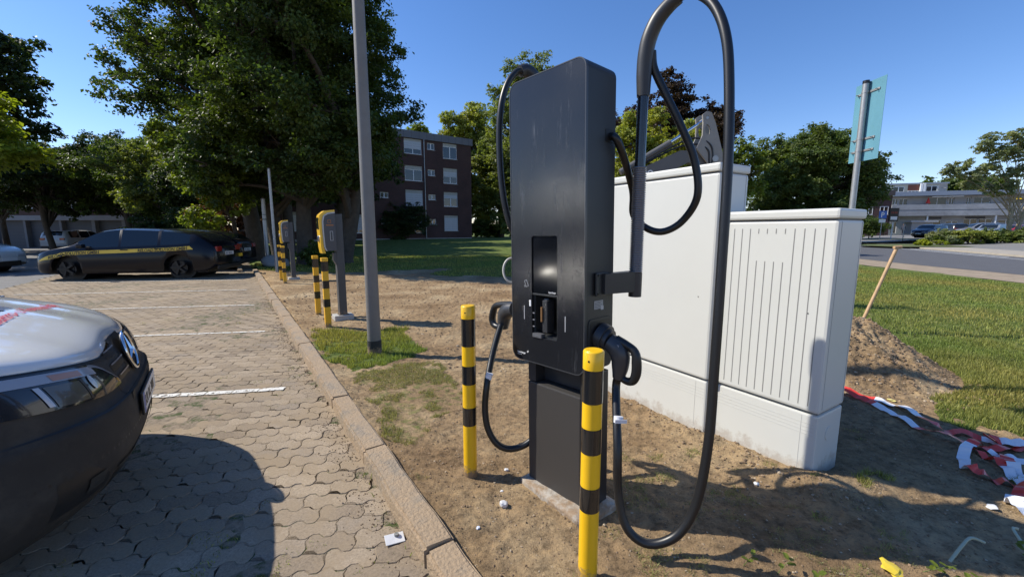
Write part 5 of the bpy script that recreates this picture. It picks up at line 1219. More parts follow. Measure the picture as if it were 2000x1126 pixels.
MB().box(.06,1.0,-.02,.02,1.2,3.1,bev=.01).build('cloth', M['white'], o); q = MB(); q.box(.30,.55,-.03,-.021,1.9,2.7).build('print', M['post_grey'], o)
for (x,y,rz,P_,c,l) in ((48.6,48.5,200,HATCH,'car_darkblue','dark blue car at the left of the parked row before the shops'),(54.2,52,80,SUV,'car_dark','dark off-road car in the middle of the row behind the bushes'),(55.0,49,160,SUV,'car_grey','grey estate with pale roof bars behind the bushes'),(51.6,44.8,205,HATCH,'car_grey2','blue-grey car low behind the bushes, nearest of the row'),(62.5,52,190,HATCH,'car_red','red car at the right end of the row')):
    mats_ = {'car_grey':(.16,.17,.19),'car_grey2':(.20,.23,.27),'car_red':(.45,.03,.03)}
    car(l,(x,y,.66),R(rz),P_,MATS.get(c) or mat(c,mats_[c],.25,coat=.7),group='cars parked before the shops')
# walking person
def person(loc, rz):
    root = empty('person', loc, rz); tag(root, 'person in dark clothes walking past the kiosk', 'person')
    verts = [(0,0,.95),(0,0,1.15),(0,.0,1.38),(0,.01,1.50),(0,.02,1.62),  (-.10,0,.90),(-.11,.12,.50),(-.11,.06,.08),(-.11,.20,.04),  (.10,0,.90),(.11,.02,.50),(.11,-.22,.14),(.11,-.10,.04),  (-.19,0,1.40),(-.24,-.08,1.12),(-.22,.06,.90),(.19,0,1.40),(.24,.10,1.14),(.22,.22,.94)]
    edges = [(0,1),(1,2),(2,3),(3,4),(0,5),(5,6),(6,7),(7,8),(0,9),(9,10),(10,11),(11,12),(2,13),(13,14),(14,15),(2,16),(16,17),(17,18)]
    rad = [.15,.13,.15,.055,.10,.10,.07,.045,.04,.10,.07,.045,.04,.065,.045,.035,.065,.045,.035]
    me = bpy.data.meshes.new('body'); me.from_pydata(verts, edges, []); o = link('body', me, mat('dark_clothes',(.025,.028,.045),.8), root)
    sk = o.modifiers.new('skin','SKIN'); 
    for v, r_ in zip(me.skin_vertices[0].data, rad): v.radius = (r_, r_)
    me.skin_vertices[0].data[0].use_root = True; o.modifiers.new('sub','SUBSURF').levels = 1; o.modifiers['sub'].render_levels = 1
    bm = bmesh.new(); bmesh.ops.create_icosphere(bm, subdivisions=2, radius=.105)
    for v in bm.verts: v.co = Vector((v.co.x*.85, v.co.y*.95, v.co.z*1.15+1.66))
    me = bpy.data.meshes.new('head'); bm.to_mesh(me); bm.free(); link('head', me, mat('skin',(.42,.25,.17),.6), root, smooth=True)
    bm = bmesh.new(); bmesh.ops.create_icosphere(bm, subdivisions=2, radius=.115)
    for v in bm.verts: v.co = Vector((v.co.x*.9, v.co.y-.02, max(v.co.z,-.01)*1.1+1.69))
    me = bpy.data.meshes.new('hair'); bm.to_mesh(me); bm.free(); link('hair', me, mat('hair',(.03,.02,.015),.7), root, smooth=True)
person((61.0,65,.72), R(-60))

# ------------------------------------------------------------------ excavator behind the cabinets
ex_ = empty('excavator', (1.25,9.2,0)); tag(ex_, 'dark grey excavator arm rising behind the tall cabinet', 'excavator')
eg = mat('excavator_grey',(.11,.105,.10),.45,var=.12,vscale=3); ey_ = mat('excavator_yellow',(.60,.36,.03),.45)
def eb(mb,name,m,par=None): o = mb.build(name,m,par or ex_); o.matrix_parent_inverse = Matrix.Translation((-1.25,-9.2,0)); return o
for yy in (8.55,9.75):
    q = MB(); q.prism([(.35,.12),(.50,.0),(2.0,.0),(2.15,.12),(2.15,.38),(2.0,.48),(.50,.48),(.35,.38)], yy-.15, yy+.15); eb(q,'track',M['tyre'])
eb(MB().box(.55,1.95,8.6,9.8,.50,1.05,bev=.06),'upper_body',ey_); eb(MB().box(.62,1.30,9.2,9.8,1.05,2.25,bev=.06),'cab',eg)
eb(MB().box(.58,1.34,9.17,9.19,1.25,2.1),'cab_window',M['car_glass'])
bo_ = [(1.55,.75),(1.85,1.25),(2.15,2.38),(2.28,2.57),(3.30,3.03),(3.75,3.02),(3.98,2.86),(3.86,2.74),(3.46,2.80),(2.45,2.27),(2.30,2.05),(2.15,1.15),(1.95,.7)]
q = MB(); q.prism(bo_, 8.38, 8.58); eb(q,'boom',eg)
st = [(3.66,3.68),(3.74,3.74),(3.83,3.72),(3.92,3.52),(4.05,3.10),(4.22,2.55),(4.75,1.10),(4.62,1.02),(4.05,2.3),(3.86,2.72),(3.64,2.98),(3.58,3.06),(3.68,3.30),(3.68,3.52)]
hole_c = [(3.775+.05*math.cos(t)-.02*math.sin(t),3.40+.10*math.sin(t)) for t in np.linspace(0,2*math.pi,15)[:-1]]
hole_d = [(3.755+.035*math.cos(t),3.62+.035*math.sin(t)) for t in np.linspace(0,2*math.pi,13)[:-1]]
for yy in (8.30,8.60): sp_ = poly_plate('stick', st, [hole_c,hole_d], yy, yy+.045, mat('excavator_light',(.26,.245,.22),.5,var=.15,vscale=4), ex_); sp_.matrix_parent_inverse = Matrix.Translation((-1.25,-9.2,0))
q = MB(); q.cyl((3.755,8.3,3.62),(3.755,8.65,3.62),.03,n=12).cyl((3.95,8.28,2.86),(3.95,8.68,2.86),.06,n=14); eb(q,'pin',M['galv'])
q = MB(); q.cyl((2.15,8.45,2.62),(3.12,8.45,3.19),.062,n=16); eb(q,'cylinder',eg)
q = MB(); q.cyl((3.12,8.45,3.19),(3.755,8.45,3.60),.032,n=14); eb(q,'piston_rod',M['chrome'])
q = MB(); q.tube([(2.3,8.36,2.62),(2.9,8.36,2.98),(3.35,8.36,3.20),(3.62,8.34,3.25),(3.84,8.3,3.12),(3.90,8.3,2.90),(3.86,8.3,2.6)],.018,n=8,sub=5); q.tube([(2.3,8.52,2.60),(2.9,8.50,2.93),(3.3,8.48,3.11),(3.6,8.36,3.14),(3.80,8.3,3.02),(3.84,8.3,2.80),(3.9,8.3,2.5)],.018,n=8,sub=5); eb(q,'hydraulic_hose',M['rubber'])
q = MB(); q.prism([(4.6,1.1),(4.85,1.0),(5.0,.6),(4.85,.2),(4.5,.05),(4.35,.35),(4.5,.7)],8.1,8.8); eb(q,'bucket',eg)
t = text_mesh('VOLVO',.13,m=M['white'],parent=ex_,ext=.001,bold=.006,sx=1.0); t.location = (2.40-1.25,8.375-9.2,2.405); t.rotation_euler = (R(90),R(-25),0)
# ------------------------------------------------------------------ trees and shrubs
def leaves(V0, size, up=.35, seed=0, outward=None):
    """one bent leaf (a rhombus) per point"""
    r = np.random.default_rng(seed); n = len(V0)
    nrm = r.normal(size=(n,3)); nrm[:,2] = np.abs(nrm[:,2])+up
    if outward is not None: nrm += outward*.8
    nrm /= np.linalg.norm(nrm,axis=1)[:,None]
    a = np.cross(nrm, r.normal(size=(n,3))); a /= np.linalg.norm(a,axis=1)[:,None]; b = np.cross(nrm,a)
    s = (size*r.uniform(.6,1.35,n))[:,None]
    V = np.stack([V0-a*s*.5, V0+b*s*.34+nrm*s*.06, V0+a*s*.55-nrm*s*.12, V0-b*s*.34+nrm*s*.06],1).reshape(-1,3)
    F = np.arange(4*n).reshape(n,4); return V, F
def tree(label, loc, clumps, trunk_r, lm, nleaf, lsize, bark=None, group=None, seed=1, fork=None, name='tree', cat='tree', spread=.55, trunks=None, up=.35, flat=.8, crown_ell=None, extra=0):
    """clumps: list of (x,y,z,r) in world space"""
    r = np.random.default_rng(seed); root = empty(name, loc); tag(root, label, cat, group); O = Vector(loc)
    C = np.array([c[:3] for c in clumps]); Rr = np.array([c[3] for c in clumps]); w = Rr**2.2; w /= w.sum(); k = r.choice(len(C), nleaf, p=w)
    d = r.normal(size=(nleaf,3)); d /= np.linalg.norm(d,axis=1)[:,None]; rad = r.uniform(0,1,nleaf)**(1/2.2)
    # sub-clumps: twigs inside each clump give the ragged outline
    ns = 26; sub = r.normal(size=(len(C),ns,3)); sub /= np.linalg.norm(sub,axis=2)[:,:,None]; sub *= r.uniform(.35,1.05,(len(C),ns,1)); sub[:,:,2] *= flat
    sk = r.integers(0,ns,nleaf); ctr = C[k]+sub[k,sk]*Rr[k][:,None]
    sr = (Rr[k]*.26*(.5+.9*r.random(nleaf)))[:,None]
    V0 = ctr+d*rad[:,None]*sr*np.array([1.25,1.25,.7]); outw = (V0-C[k])/Rr[k][:,None]
    V, F = leaves(V0-np.array(loc), lsize, up, seed, outw)
    # per-leaf tone: twig tone plus own
    tw = r.random((len(C),ns)); rn = .55*tw[k,sk]+.45*r.random(nleaf)
    me = npmesh('crown', V, F, rnd=rn); link('crown', me, lm, root)
    mb = MB(); base = Vector((0,0,-.2)); top = Vector(C.mean(0))-O
    tl = trunks or [((0,0),(top.x*.7,top.y*.7,top.z*1.0))]
    for (bx,by),(tx,ty,tz) in tl:
        tp = Vector((tx,ty,tz)); bs = Vector((bx,by,-.2))
        mb.tube([bs, bs+Vector((0,0,.5)), bs.lerp(tp,.5)+Vector((r.normal()*.12,r.normal()*.12,0)), tp],[trunk_r*1.6,trunk_r*1.05,trunk_r*.85,trunk_r*.6],n=12,sub=4)
    for i,c in enumerate(C):
        if len(C) > 40 and i % 2: continue
        b = Vector(c)-O; j = i % len(tl); tp = Vector(tl[j][1]); bs = Vector((*tl[j][0],0)); f = r.uniform(.35,1.0); a = bs.lerp(tp,f); mid = a.lerp(b,.5)+Vector((0,0,.10*(b-a).length))
        rr_ = trunk_r*(.42 if bark is None else .26)*min(1.3,(Rr[i]/Rr.mean()))
        mb.tube([a,mid,b],[rr_,rr_*.6,rr_*.22],n=6,sub=3)
        for q_ in range(5):
            e = Vector(C[i]+sub[i,q_]*Rr[i])-O; mb.tube([mid.lerp(b,.4+.12*q_),e],[rr_*.32,rr_*.08],n=4)
    mb.build('trunk', bark or M['bark'], root, fixn=False)
    return root
def ell(cx,cy,cz,rx,ry,rz,n,rc,seed,shell=.55,low=-1.0):
    """clump centres in an ellipsoid, most of them towards its skin"""
    r = np.random.default_rng(seed); out = []
    while len(out) < n:
        d = r.normal(size=3); d /= np.linalg.norm(d)
        if d[2] < low: continue
        f = r.uniform(shell,1.0)
        c = (cx+d[0]*rx*f, cy+d[1]*ry*f, cz+d[2]*rz*f); rr_ = rc*r.uniform(.7,1.3)
        if all((c[0]-o[0])**2+(c[1]-o[1])**2+(c[2]-o[2])**2 > (.38*(rr_+o[3]))**2 for o in out[-60:]) or r.random()<.1: out.append((*c,rr_))
    return out
LM = {k: leafmat('leaf_'+k, c, b) for k,(c,b) in dict(dark=((.050,.080,.020),1.5), mid=((.075,.115,.026),1.4), light=((.13,.175,.032),1.6), lime=((.21,.26,.03),1.7), copper=((.045,.028,.020),1.1),
     olive=((.15,.19,.065),1.5), round=((.085,.125,.035),1.3), silver=((.19,.225,.13),1.5), red=((.13,.065,.045),1.2), deep=((.038,.062,.020),1.3), yellowg=((.24,.27,.06),1.5)).items()}
D = lambda *a: tree(*a)
tree('big dark maple with several trunks filling the upper left middle', (-9.1,18.2,.0), ell(-8.5,17.3,8.6,3.9,5.6,6.4,70,1.3,1,.45,-.85)+ell(-5.9,16.4,4.8,1.0,2.6,1.6,10,.8,2)+ell(-9.2,17.4,4.3,4.3,2.6,1.7,30,.95,3), .34, LM['dark'], 210000, .125, seed=3, trunks=[((0,0),(.3,0,5.5)),((1.5,.6),(2.2,.5,5.5)),((-1.6,.9),(-2,.8,5.5))], group='large trees behind the small wallboxes')
tree('tall dark tree left of the big maple, its crown cut by the top edge', (-12.6,20.5,0), ell(-12.9,20.2,10.4,4.9,4.2,6.6,56,1.45,4,.5,-.8), .36, LM['dark'], 130000, .135, seed=5, group='large trees behind the small wallboxes')
tree('unseen dark tree added deep behind the maple to shade the back lawn', (-15,28,0), ell(-15,28,8,4.6,4.5,5.5,44,1.4,140,.4), .35, LM['deep'], 26000, .26, seed=141, group='large trees behind the small wallboxes')  # hidden by the maple, added to spread shade over the back lawn
tree('unseen dark tree added behind the maple near the brick block for its shade', (-14.5,36,.2), ell(-14.5,36,8,4.4,4.5,5.5,44,1.4,142,.4), .35, LM['deep'], 24000, .28, seed=143, group='large trees behind the small wallboxes')  # second hidden tree, added to carry the lawn shade farther back
tree('young lit green tree with drooping leaves behind the black cars', (-12.3,18.6,0), ell(-12.2,17.6,4.0,2.0,1.5,2.4,24,.72,6,.3), .10, LM['light'], 22000, .15, seed=7)
tree('dark broad tree at the upper left corner', (-28.6,22,0), ell(-29.5,22,8.6,4.6,4,4.6,34,1.25,8), .35, LM['deep'], 36000, .22, seed=9)
tree('bright yellow-green branches reaching in at the left edge', (-23.8,16.8,0), ell(-22.2,17,5.45,3.4,2.4,1.8,28,.85,10,.2), .15, LM['lime'], 18000, .19, seed=11)
for k,(x,y,h,r_,m_,l) in enumerate([(-31.0,28,7.6,3.4,'deep','dark tree above the silver car at the garages'),(-26.2,29,7.2,3.3,'mid','leafy tree in the gap left of the tall trees, lit at the top'),(-21.9,27,7.9,3.4,'olive','open airy tree with many fine branches left of the maple'),(-36.5,30,8.4,3.8,'deep','dark tree at the far left before the flats'),(-18.0,26,6.2,3.4,'deep','dark tree behind the rear of the black estate'),(-30.0,32.5,9.2,3.8,'deep','taller dark tree close to the flats behind the leafy tree'),(-23.5,32.8,9.6,3.8,'mid','tall tree close to the flats behind the airy tree'),(-17.4,31,9.0,3.8,'dark','tall dark tree filling the gap beside the maple')]):
    tree(l, (x,y,0), ell(x,y,h*.5+1.0,r_,r_*.85,h*.5-.9,36,.95,20+k,.35,-.75), .17, LM[m_], 30000, .17, seed=30+k, group='trees before the garages')
tree('reddish-leaved shrub behind the black cars', (-13.9,20.8,0), ell(-13.9,20.8,1.9,1.3,1.2,1.6,16,.55,40,.3), .06, LM['red'], 9000, .11, seed=41, name='shrub', cat='shrub')
for k,(x,y,w) in enumerate([(-17.2,22.5,2.0),(-20.6,24.2,2.2)]): tree(('dark shrub behind the black estate\'s tail','dark shrub between the black estate and the garages')[k], (x,y,0), ell(x,y,1.2,w,1.3,1.3,14,.7,42+k,.3), .06, LM['deep'], 9000, .13, seed=44+k, name='shrub', cat='shrub', group='dark shrubs behind the cars')
tree('round-topped tree rising behind the brick block', (-15.5,62,0), ell(-15.8,62,12.3,5.2,4,4.6,28,1.6,50), .4, LM['light'], 22000, .34, seed=51)
tree('tall light green tree right of the brick block', (-6.4,60,0), ell(-5.9,60,11.8,4.3,3.5,7.6,56,1.5,52,.35)+ell(-5.0,58,4.2,3.4,2,3.4,20,1.2,72,.3), .4, LM['yellowg'], 60000, .28, seed=53, group='tall pale trees right of the brick block')
tree('tall light green tree nearer the charging column', (-1.4,56,0), ell(-1.6,56,8.6,3.2,3.5,8.0,50,1.4,54,.3), .4, LM['olive'], 50000, .28, seed=55, group='tall pale trees right of the brick block')
tree('tall tree whose top shows above the charging column', (3.4,52,0), ell(1.9,52,13.6,4.9,4,7.7,60,1.6,56,.3), .45, LM['olive'], 46000, .28, seed=57)
tree('copper beech with dark purple-brown crown behind the cable arm', (17.0,47,0), ell(17.1,47,10.6,6.6,5,7.6,64,1.7,58,.4), .5, LM['copper'], 80000, .28, seed=59)
tree('yellow-green tree in front of the copper beech', (9.6,26,0), ell(9.6,26,5.4,3.5,2.5,3.4,36,.85,60,.3), .2, LM['yellowg'], 34000, .17, seed=61, group='yellow-green trees behind the tall cabinet')
tree('smaller yellow-green tree right of the copper beech', (13.4,27,0), ell(13.3,27,4.6,2.3,2,2.7,24,.75,62,.3), .16, LM['light'], 20000, .17, seed=63, group='yellow-green trees behind the tall cabinet')
tree('dense round dark green tree behind the low cabinet and the blue sign', (35.2,49,0), ell(34.8,49,6.9,7.2,5.5,5.7,130,1.6,64,.6), .3, LM['round'], 150000, .24, seed=65)
tree('slender street tree with pale forked trunk in the shrub bed', (46.3,38.5,.15), [(40.0,38.5,6.6,.8),(41.0,38.6,7.4,.7),(39.5,38.3,7.0,.6),(42.2,38.4,8.9,.7),(43,38.6,9.6,.8),(43.2,38.3,8.3,.8),(42.2,39,5.6,.8),(43.7,38.8,5.4,.8),(44.8,38.6,5.0,.7),(42.6,38.5,6.9,.8),(41.6,38.3,6.5,.7),(43.6,38.6,7.2,.6),(45.6,38.5,9.2,.9),(44.6,38.2,9.9,.7),(46.9,38.5,10.3,.8),(47.9,38.4,9.7,.9),(49.0,38.6,8.9,.9),(45.3,38.5,8.1,.8),(47.0,38.4,8.1,.9),(48.4,38.5,7.5,.9),(50.0,38.5,7.7,.8),(46.2,38.2,7.0,.9),(44.8,38.4,6.5,.8),(47.6,38.2,6.4,.8),(45.2,38.3,5.5,.6),(49.6,38.5,9.8,.8),(44.2,38.4,8.7,.7),(46.3,38.4,9.0,.7)], .19, LM['silver'], 26000, .17, bark=M['bark_pale'], seed=67, trunks=[((0,0),(-.5,0,3.4)),((.1,0),(.9,0,4.0))])
tree('dark trees beyond the shop roof at the right', (128,118,0), ell(127,118,10.5,14,6,7.5,40,3.0,68,.4), .5, LM['mid'], 20000, .8, seed=69)
# hedges, shrubs
def shrub(label, loc, rx, ry, rz, lm, n, ls, seed, group=None, name='shrub', cat='shrub', nc=18):
    return tree(label, (loc[0],loc[1],loc[2]), ell(loc[0],loc[1],loc[2]+rz*.75,rx,ry,rz*.8,nc,min(rx,rz)*.42,seed,.35,-.8), .05, lm, n, ls, seed=seed+1, name=name, cat=cat, group=group)
shrub('clipped round hedge left of the parking sign', (53.2,62,.5), 1.9,1.6,1.9, LM['mid'], 9000,.20, 80, name='hedge', cat='hedge', nc=40)
bx = [(31.5,29.3),(33.2,28.2)]
rng2 = np.random.default_rng(5); GRP = 'shrubs in the bed across the street'
lab = ['low yellow-flowering shrub at the left tip of the bed','grey-green shrub behind the yellow one in the bed','dense green shrub left of the middle of the bed','bright yellow-green shrub in the middle of the bed','dark shrub right of the yellow-green one in the bed','tall green shrub before the pale tree trunk','olive shrub right of the pale tree trunk','dark green shrub at the right end of the bed']
cols = ['lime','silver','mid','yellowg','deep','mid','olive','mid']
for k,(px_,y_,h_,w_) in enumerate([(1818,36.5,.8,1.2),(1838,38.5,1.7,1.8),(1862,38,1.5,1.8),(1893,37,1.6,1.5),(1925,37.5,1.5,1.9),(1955,37,1.8,1.8),(1982,36.5,1.7,1.7),(2015,36,1.9,1.9)]):
    x_ = (px_-1000)/806*(y_*.99+.1); shrub(lab[k], (x_,y_,.15), w_, 1.2, h_*.56, LM[cols[k]], 5500, .13, 90+2*k, group=GRP)
bed = MB(); bp_ = [(28.6,34.2),(32.8,33.0),(36,33.5),(44,35),(60,37.5),(60,42),(42,41.5),(34,40),(29.5,37)]
sheet('planting_bed', [(31.2,33.8),(40,33.6),(48,34.2),(60,35),(60,42),(42,41.5),(34,40),(31,37)], .16, mat('bed_soil',(.10,.085,.04),.95,var=.4,vscale=2,dirt=(.09,.13,.03),dscale=1.5,dlo=.4,dhi=.55), 'shrub bed between street and forecourt')
sheet('grass_strip', [(33,41.5),(41,42.5),(50,46),(48,50),(36,47.5)], .53, mat('strip_grass',(.085,.12,.035),.95,var=.4,vscale=3), 'mown grass strip around the parking sign')
shrub('big dark bush against the brick block behind the lamp post', (-12.2,45,.4), 3.3,1.6,2.7, LM['deep'], 16000,.20, 120, name='bush', cat='bush', nc=30)
shrub('light green low hedge right of the brick block', (-1.2,58,.5), 4.6,1.5,1.3, LM['light'], 12000,.24, 124, name='hedge', cat='hedge', nc=40)
shrub('small round bush at the corner of the brick block', (-4.0,54.5,.4), 1.1,1.0,1.9, LM['mid'], 5000,.20, 128, name='bush', cat='bush')
shrub('low shrub at the foot of the big maple', (-7.9,16.8,0), .6,.5,.8, LM['mid'], 3000,.10, 132)

# ------------------------------------------------------------------ soil heap, spade, tape, litter
sp_ = empty('spade', (4.02,4.74,.28)); tag(sp_, 'wooden-handled spade stuck in the soil heap beside the low cabinet', 'spade')
q = MB(); q.tube([(4.02,4.72,.22),(4.25,4.76,.78),(4.46,4.80,1.285)],[.0185,.017,.019],n=14,sub=4); o = q.build('handle', M['wood'], sp_); o.matrix_parent_inverse = Matrix.Translation((-4.02,-4.74,-.28))
q = MB(); q.tube([(4.425,4.80,1.285),(4.51,4.80,1.29)],[.018,.018],n=10); o = q.build('grip', M['wood'], sp_); o.matrix_parent_inverse = Matrix.Translation((-4.02,-4.74,-.28))
q = MB(); q.box(3.90,4.08,4.70,4.73,-.02,.30,bev=.01); o = q.build('blade', M['galv'], sp_); o.matrix_parent_inverse = Matrix.Translation((-4.02,-4.74,-.28))
def clods():
    r = np.random.default_rng(77); V=[];F=[]; ico = bmesh.new(); bmesh.ops.create_icosphere(ico, subdivisions=1, radius=1); iv = np.array([v.co[:] for v in ico.verts]); fi = np.array([[v.index for v in f.verts] for f in ico.faces]); ico.free()
    pts = []
    for n_,f in ((13000,lambda: (r.uniform(-1.5,3.2), r.uniform(1.2,4.6), r.uniform(.0015,.0065))),(2500,lambda:(r.uniform(-5,3),r.uniform(4,12),r.uniform(.006,.02))),(2600,lambda:(MOUND[0]+r.normal()*.5,MOUND[1]-.25+r.normal()*.6,r.uniform(.004,.016))),(420,lambda:(1.77-.523*(t:=r.uniform(-.3,2)) -.852*(w:=abs(r.normal())*.16), 2.262+.852*t-.523*w, r.uniform(.003,.013)))):
        for _ in range(n_): pts.append(f())
    P_ = np.array(pts); ok = (kd(P_) > .17) & ((grass_w(P_) < .3)|(P_[:,2]>.012)) & ~inpoly(P_,[(13,0),(40,0),(40,40),(13,40)]); P_ = P_[ok]
    Zp = terrain_h(P_); m_ = len(P_)
    sc = P_[:,2][:,None,None]*r.uniform(.6,1.3,(m_,1,3)); VV = iv[None]*sc*(1+r.normal(0,.26,(m_,len(iv),1)))*np.array([1,1,.7]); VV[:,:,0]+=P_[:,0:1]; VV[:,:,1]+=P_[:,1:2]; VV[:,:,2]+=(Zp+P_[:,2]*.2)[:,None]
    FF = (fi[None]+(np.arange(m_)*len(iv))[:,None,None]).reshape(-1,3)
    me = npmesh('clods', VV.reshape(-1,3), FF, rnd=np.repeat(r.random(m_), len(fi))); 
    m = bpy.data.materials.new('clod'); m.use_nodes = True; nt = m.node_tree; b = nt.nodes['Principled BSDF']; b.inputs['Roughness'].default_value = .95
    a = nt.nodes.new('ShaderNodeAttribute'); a.attribute_name = 'rnd'; cr = nt.nodes.new('ShaderNodeValToRGB'); e = cr.color_ramp.elements; e[0].color = (.17,.115,.068,1); e[1].color = (.42,.34,.24,1); e.new(.75).color = (.27,.19,.12,1)
    nt.links.new(a.outputs['Fac'], cr.inputs[0]); nt.links.new(cr.outputs[0], b.inputs['Base Color'])
    tag(link('soil_clods', me, m, smooth=False), 'small clods and stones strewn over the bare soil', kind='stuff')
clods()
def tape(pts, w, label, z=.02, seg=.40, start=0, seed=0, group='lengths of barrier tape on the ground'):
    r = np.random.default_rng(seed); P_, _ = spline([Vector((x,y,0)) for x,y in pts], 10); L_=0; mb = MB(); V=[]; mi=[]
    for i,p in enumerate(P_):
        d = (P_[min(i+1,len(P_)-1)]-P_[max(i-1,0)]).normalized(); s_ = Vector((-d.y,d.x,0)); ph = (.35*math.sin(i*.11+seed)+.2)+.10*math.sin(i*.5+seed*2); h = hz(p.x,p.y)+z+.012*math.sin(i*.6+seed)+.03*max(0,math.sin(i*.21+seed))
        q_ = s_*math.cos(ph)*w/2+Vector((0,0,math.sin(ph)*w/2*.8)); V += [Vector((p.x,p.y,h))-q_, Vector((p.x,p.y,h))+q_+Vector((0,0,.004*math.sin(i)))]
        if i: L_ += (p-P_[i-1]).length; mi.append(int((L_+start)/seg)%2)
    for i,m_ in enumerate(mi): mb.add([V[2*i],V[2*i+1],V[2*i+3],V[2*i+2]],[(0,1,3,2)] if 0 else [(0,1,2,3)],m_,True)
    o = mb.build('barrier_tape', [M['tape_red'],M['tape_white']], fixn=False); tag(o, label, 'tape', group); return o
tape([(3.001,3.613),(3.063,3.383),(3.047,3.059),(3.038,2.811),(3.166,2.659),(3.229,2.534),(3.284,2.443),(3.336,2.358)],.055,'red and white barrier tape, lower strand from the low cabinet along the soil edge',seed=1,start=.1)
tape([(3.042,3.576),(3.173,3.383),(3.244,3.248),(3.157,2.93),(3.264,2.85),(3.407,2.715),(3.501,2.645),(3.675,2.566)],.065,'red and white barrier tape, upper strand along the lawn edge',seed=2,start=.2)
tape([(3.501,2.645),(3.294,2.619),(3.183,2.659),(3.008,2.566),(2.875,2.443),(2.823,2.363),(2.85,2.304),(2.915,2.267),(2.986,2.203),(3.102,2.178)],.06,'red and white barrier tape lying in a wide loop at the right edge',seed=3)
tape([(3.118,2.632),(3.112,2.534),(3.092,2.431),(3.036,2.33),(3.002,2.252),(3.015,2.178)],.05,'strand of barrier tape running inside the wide loop',seed=4,start=.15)
tape([(3.274,2.566),(3.161,2.443),(3.08,2.341),(3.064,2.278)],.06,'short upright fold of barrier tape across the loop',seed=5,start=.2)
tape([(3.044,2.178),(2.924,2.164),(2.799,2.109),(2.706,2.044),(2.673,1.994),(2.673,1.95),(2.72,1.905)],.07,'curl of barrier tape nearest the camera at the right edge',seed=6,start=.1)
tape([(3.30,2.69),(3.42,2.72),(3.56,2.66),(3.75,2.70)],.08,'wide folded end of barrier tape at the right edge of the frame',z=.03,seg=.9,seed=8)
def crumple(name, label, x, y, s, m, flat=.35, seed=0, cat='litter', z=0):
    bm = bmesh.new(); bmesh.ops.create_icosphere(bm, subdivisions=2, radius=s)
    for v in bm.verts: k = 1+.55*pnoise(v.co*(2.2/s)+Vector((seed*3,0,0))); v.co = Vector((v.co.x*k, v.co.y*k, v.co.z*k*flat))
    me = bpy.data.meshes.new(name); bm.to_mesh(me); bm.free(); o = link(name, me, m); o.location = (x,y,(hz(x,y) if z==0 else z)+s*flat*.6); o.rotation_euler=(.1,.2,seed); return tag(o,label,cat)
paper = mat('paper',(.66,.66,.66),.7,var=.1,vscale=30); paperb = mat('paper_blue',(.52,.56,.66),.6)
crumple('crumpled_paper','crumpled white and blue paper ball on the soil before the footing',-.045,2.02,.022,paper,.8,1)
crumple('paper_scrap','small white paper scrap right of the left bollard foot',-.035,2.36,.014,paper,.7,2)
crumple('paper_scrap','tiny white scrap above the paper ball',-.058,2.15,.009,paper,.6,3)
crumple('paper_scrap','bluish scrap left of the paper ball, near the kerb',-.165,1.83,.010,paperb,.4,4)
crumple('plastic_scrap','small white plastic cap on the soil below the low cabinet',1.42,2.22,.014,paper,.9,5)
crumple('yellow_plastic','crumpled yellow plastic strip at the bottom right',1.66,1.615,.045,mat('yellow_plastic',(.75,.55,.04),.4),.22,6)
crumple('yellow_note','small yellow card at the edge of the soil heap',3.30,3.42,.03,mat('yellow_note',(.70,.60,.22),.6),.3,7)
crumple('white_scrap','pale scrap in the sunlit strip at the right',2.55,2.02,.03,paper,.15,9)
o = MB().box(-.045,.045,-.028,.028,0,.004,bev=.0015).build('paper_card', paper); o.location = (-.565,1.80,.012); o.rotation_euler = (R(14),R(5),R(28)); tag(o,'white card lying against the kerb near the bottom','litter')
o = MB().cyl((0,0,.0),(0,0,.012),.011,n=12).build('grey_pebble', M['groove']); o.location = (-.56,1.815,.016); tag(o,'small round grey stone on the white card','stone')
q = MB(); q.tube([(-.12,-.05,0),(-.03,0,.03),(.05,.04,.045),(.10,.03,.03)],.007,n=4,sub=4); 
o = q.build('strap', mat('strap',(.45,.46,.32),.6)); o.location=(2.08,1.70,.02); o.scale=(1.1,1,1); tag(o,'short grey-green plastic strap on the soil at the bottom right','strap','grey-green straps')
c_ = copy_tree(o); c_.location=(2.36,1.72,.03); c_.rotation_euler=(0,0,.6); c_['label']='grey-green plastic strap at the right edge of the frame'

# ------------------------------------------------------------------ grass blades and weeds
def blades(name, n, area, hgt, wid, lmat_, seed, maskf, zf, label, lean=.6, parent=None):
    r = np.random.default_rng(seed); P_ = np.c_[r.uniform(area[0],area[1],n), r.uniform(area[2],area[3],n)]; m_ = maskf(P_, r); P_ = P_[m_]; n = len(P_)
    Zp = zf(P_); h = hgt*r.uniform(.4,1.25,n)*(1+.55*nz(P_,2.6,3,77)+.35*nz(P_,11,2,78)); a = r.uniform(0,2*math.pi,n); L_ = r.uniform(0,lean,n); b = r.uniform(0,2*math.pi,n)
    wx, wy = np.cos(a)*wid/2, np.sin(a)*wid/2; lx, ly = np.cos(b)*L_*h, np.sin(b)*L_*h
    B = np.c_[P_,Zp-.004]
    V = np.stack([B-np.c_[wx,wy,0*wx], B+np.c_[wx,wy,0*wx], B+np.c_[lx*.4+wx*.7,ly*.4+wy*.7,h*.6], B+np.c_[lx*.4-wx*.7,ly*.4-wy*.7,h*.6], B+np.c_[lx,ly,h*(1-.3*L_)]],1).reshape(-1,3)
    i = np.arange(n)*5; F = np.vstack([np.c_[i,i+1,i+2],np.c_[i,i+2,i+3],np.c_[i+3,i+2,i+4]]); me = npmesh(name, V, F, rnd=np.tile(r.random(n),3))
    o = link(name, me, lmat_, parent); 
    if not parent: tag(o, label, kind='stuff')
    else: o['kind'] = 'stuff'
    return o
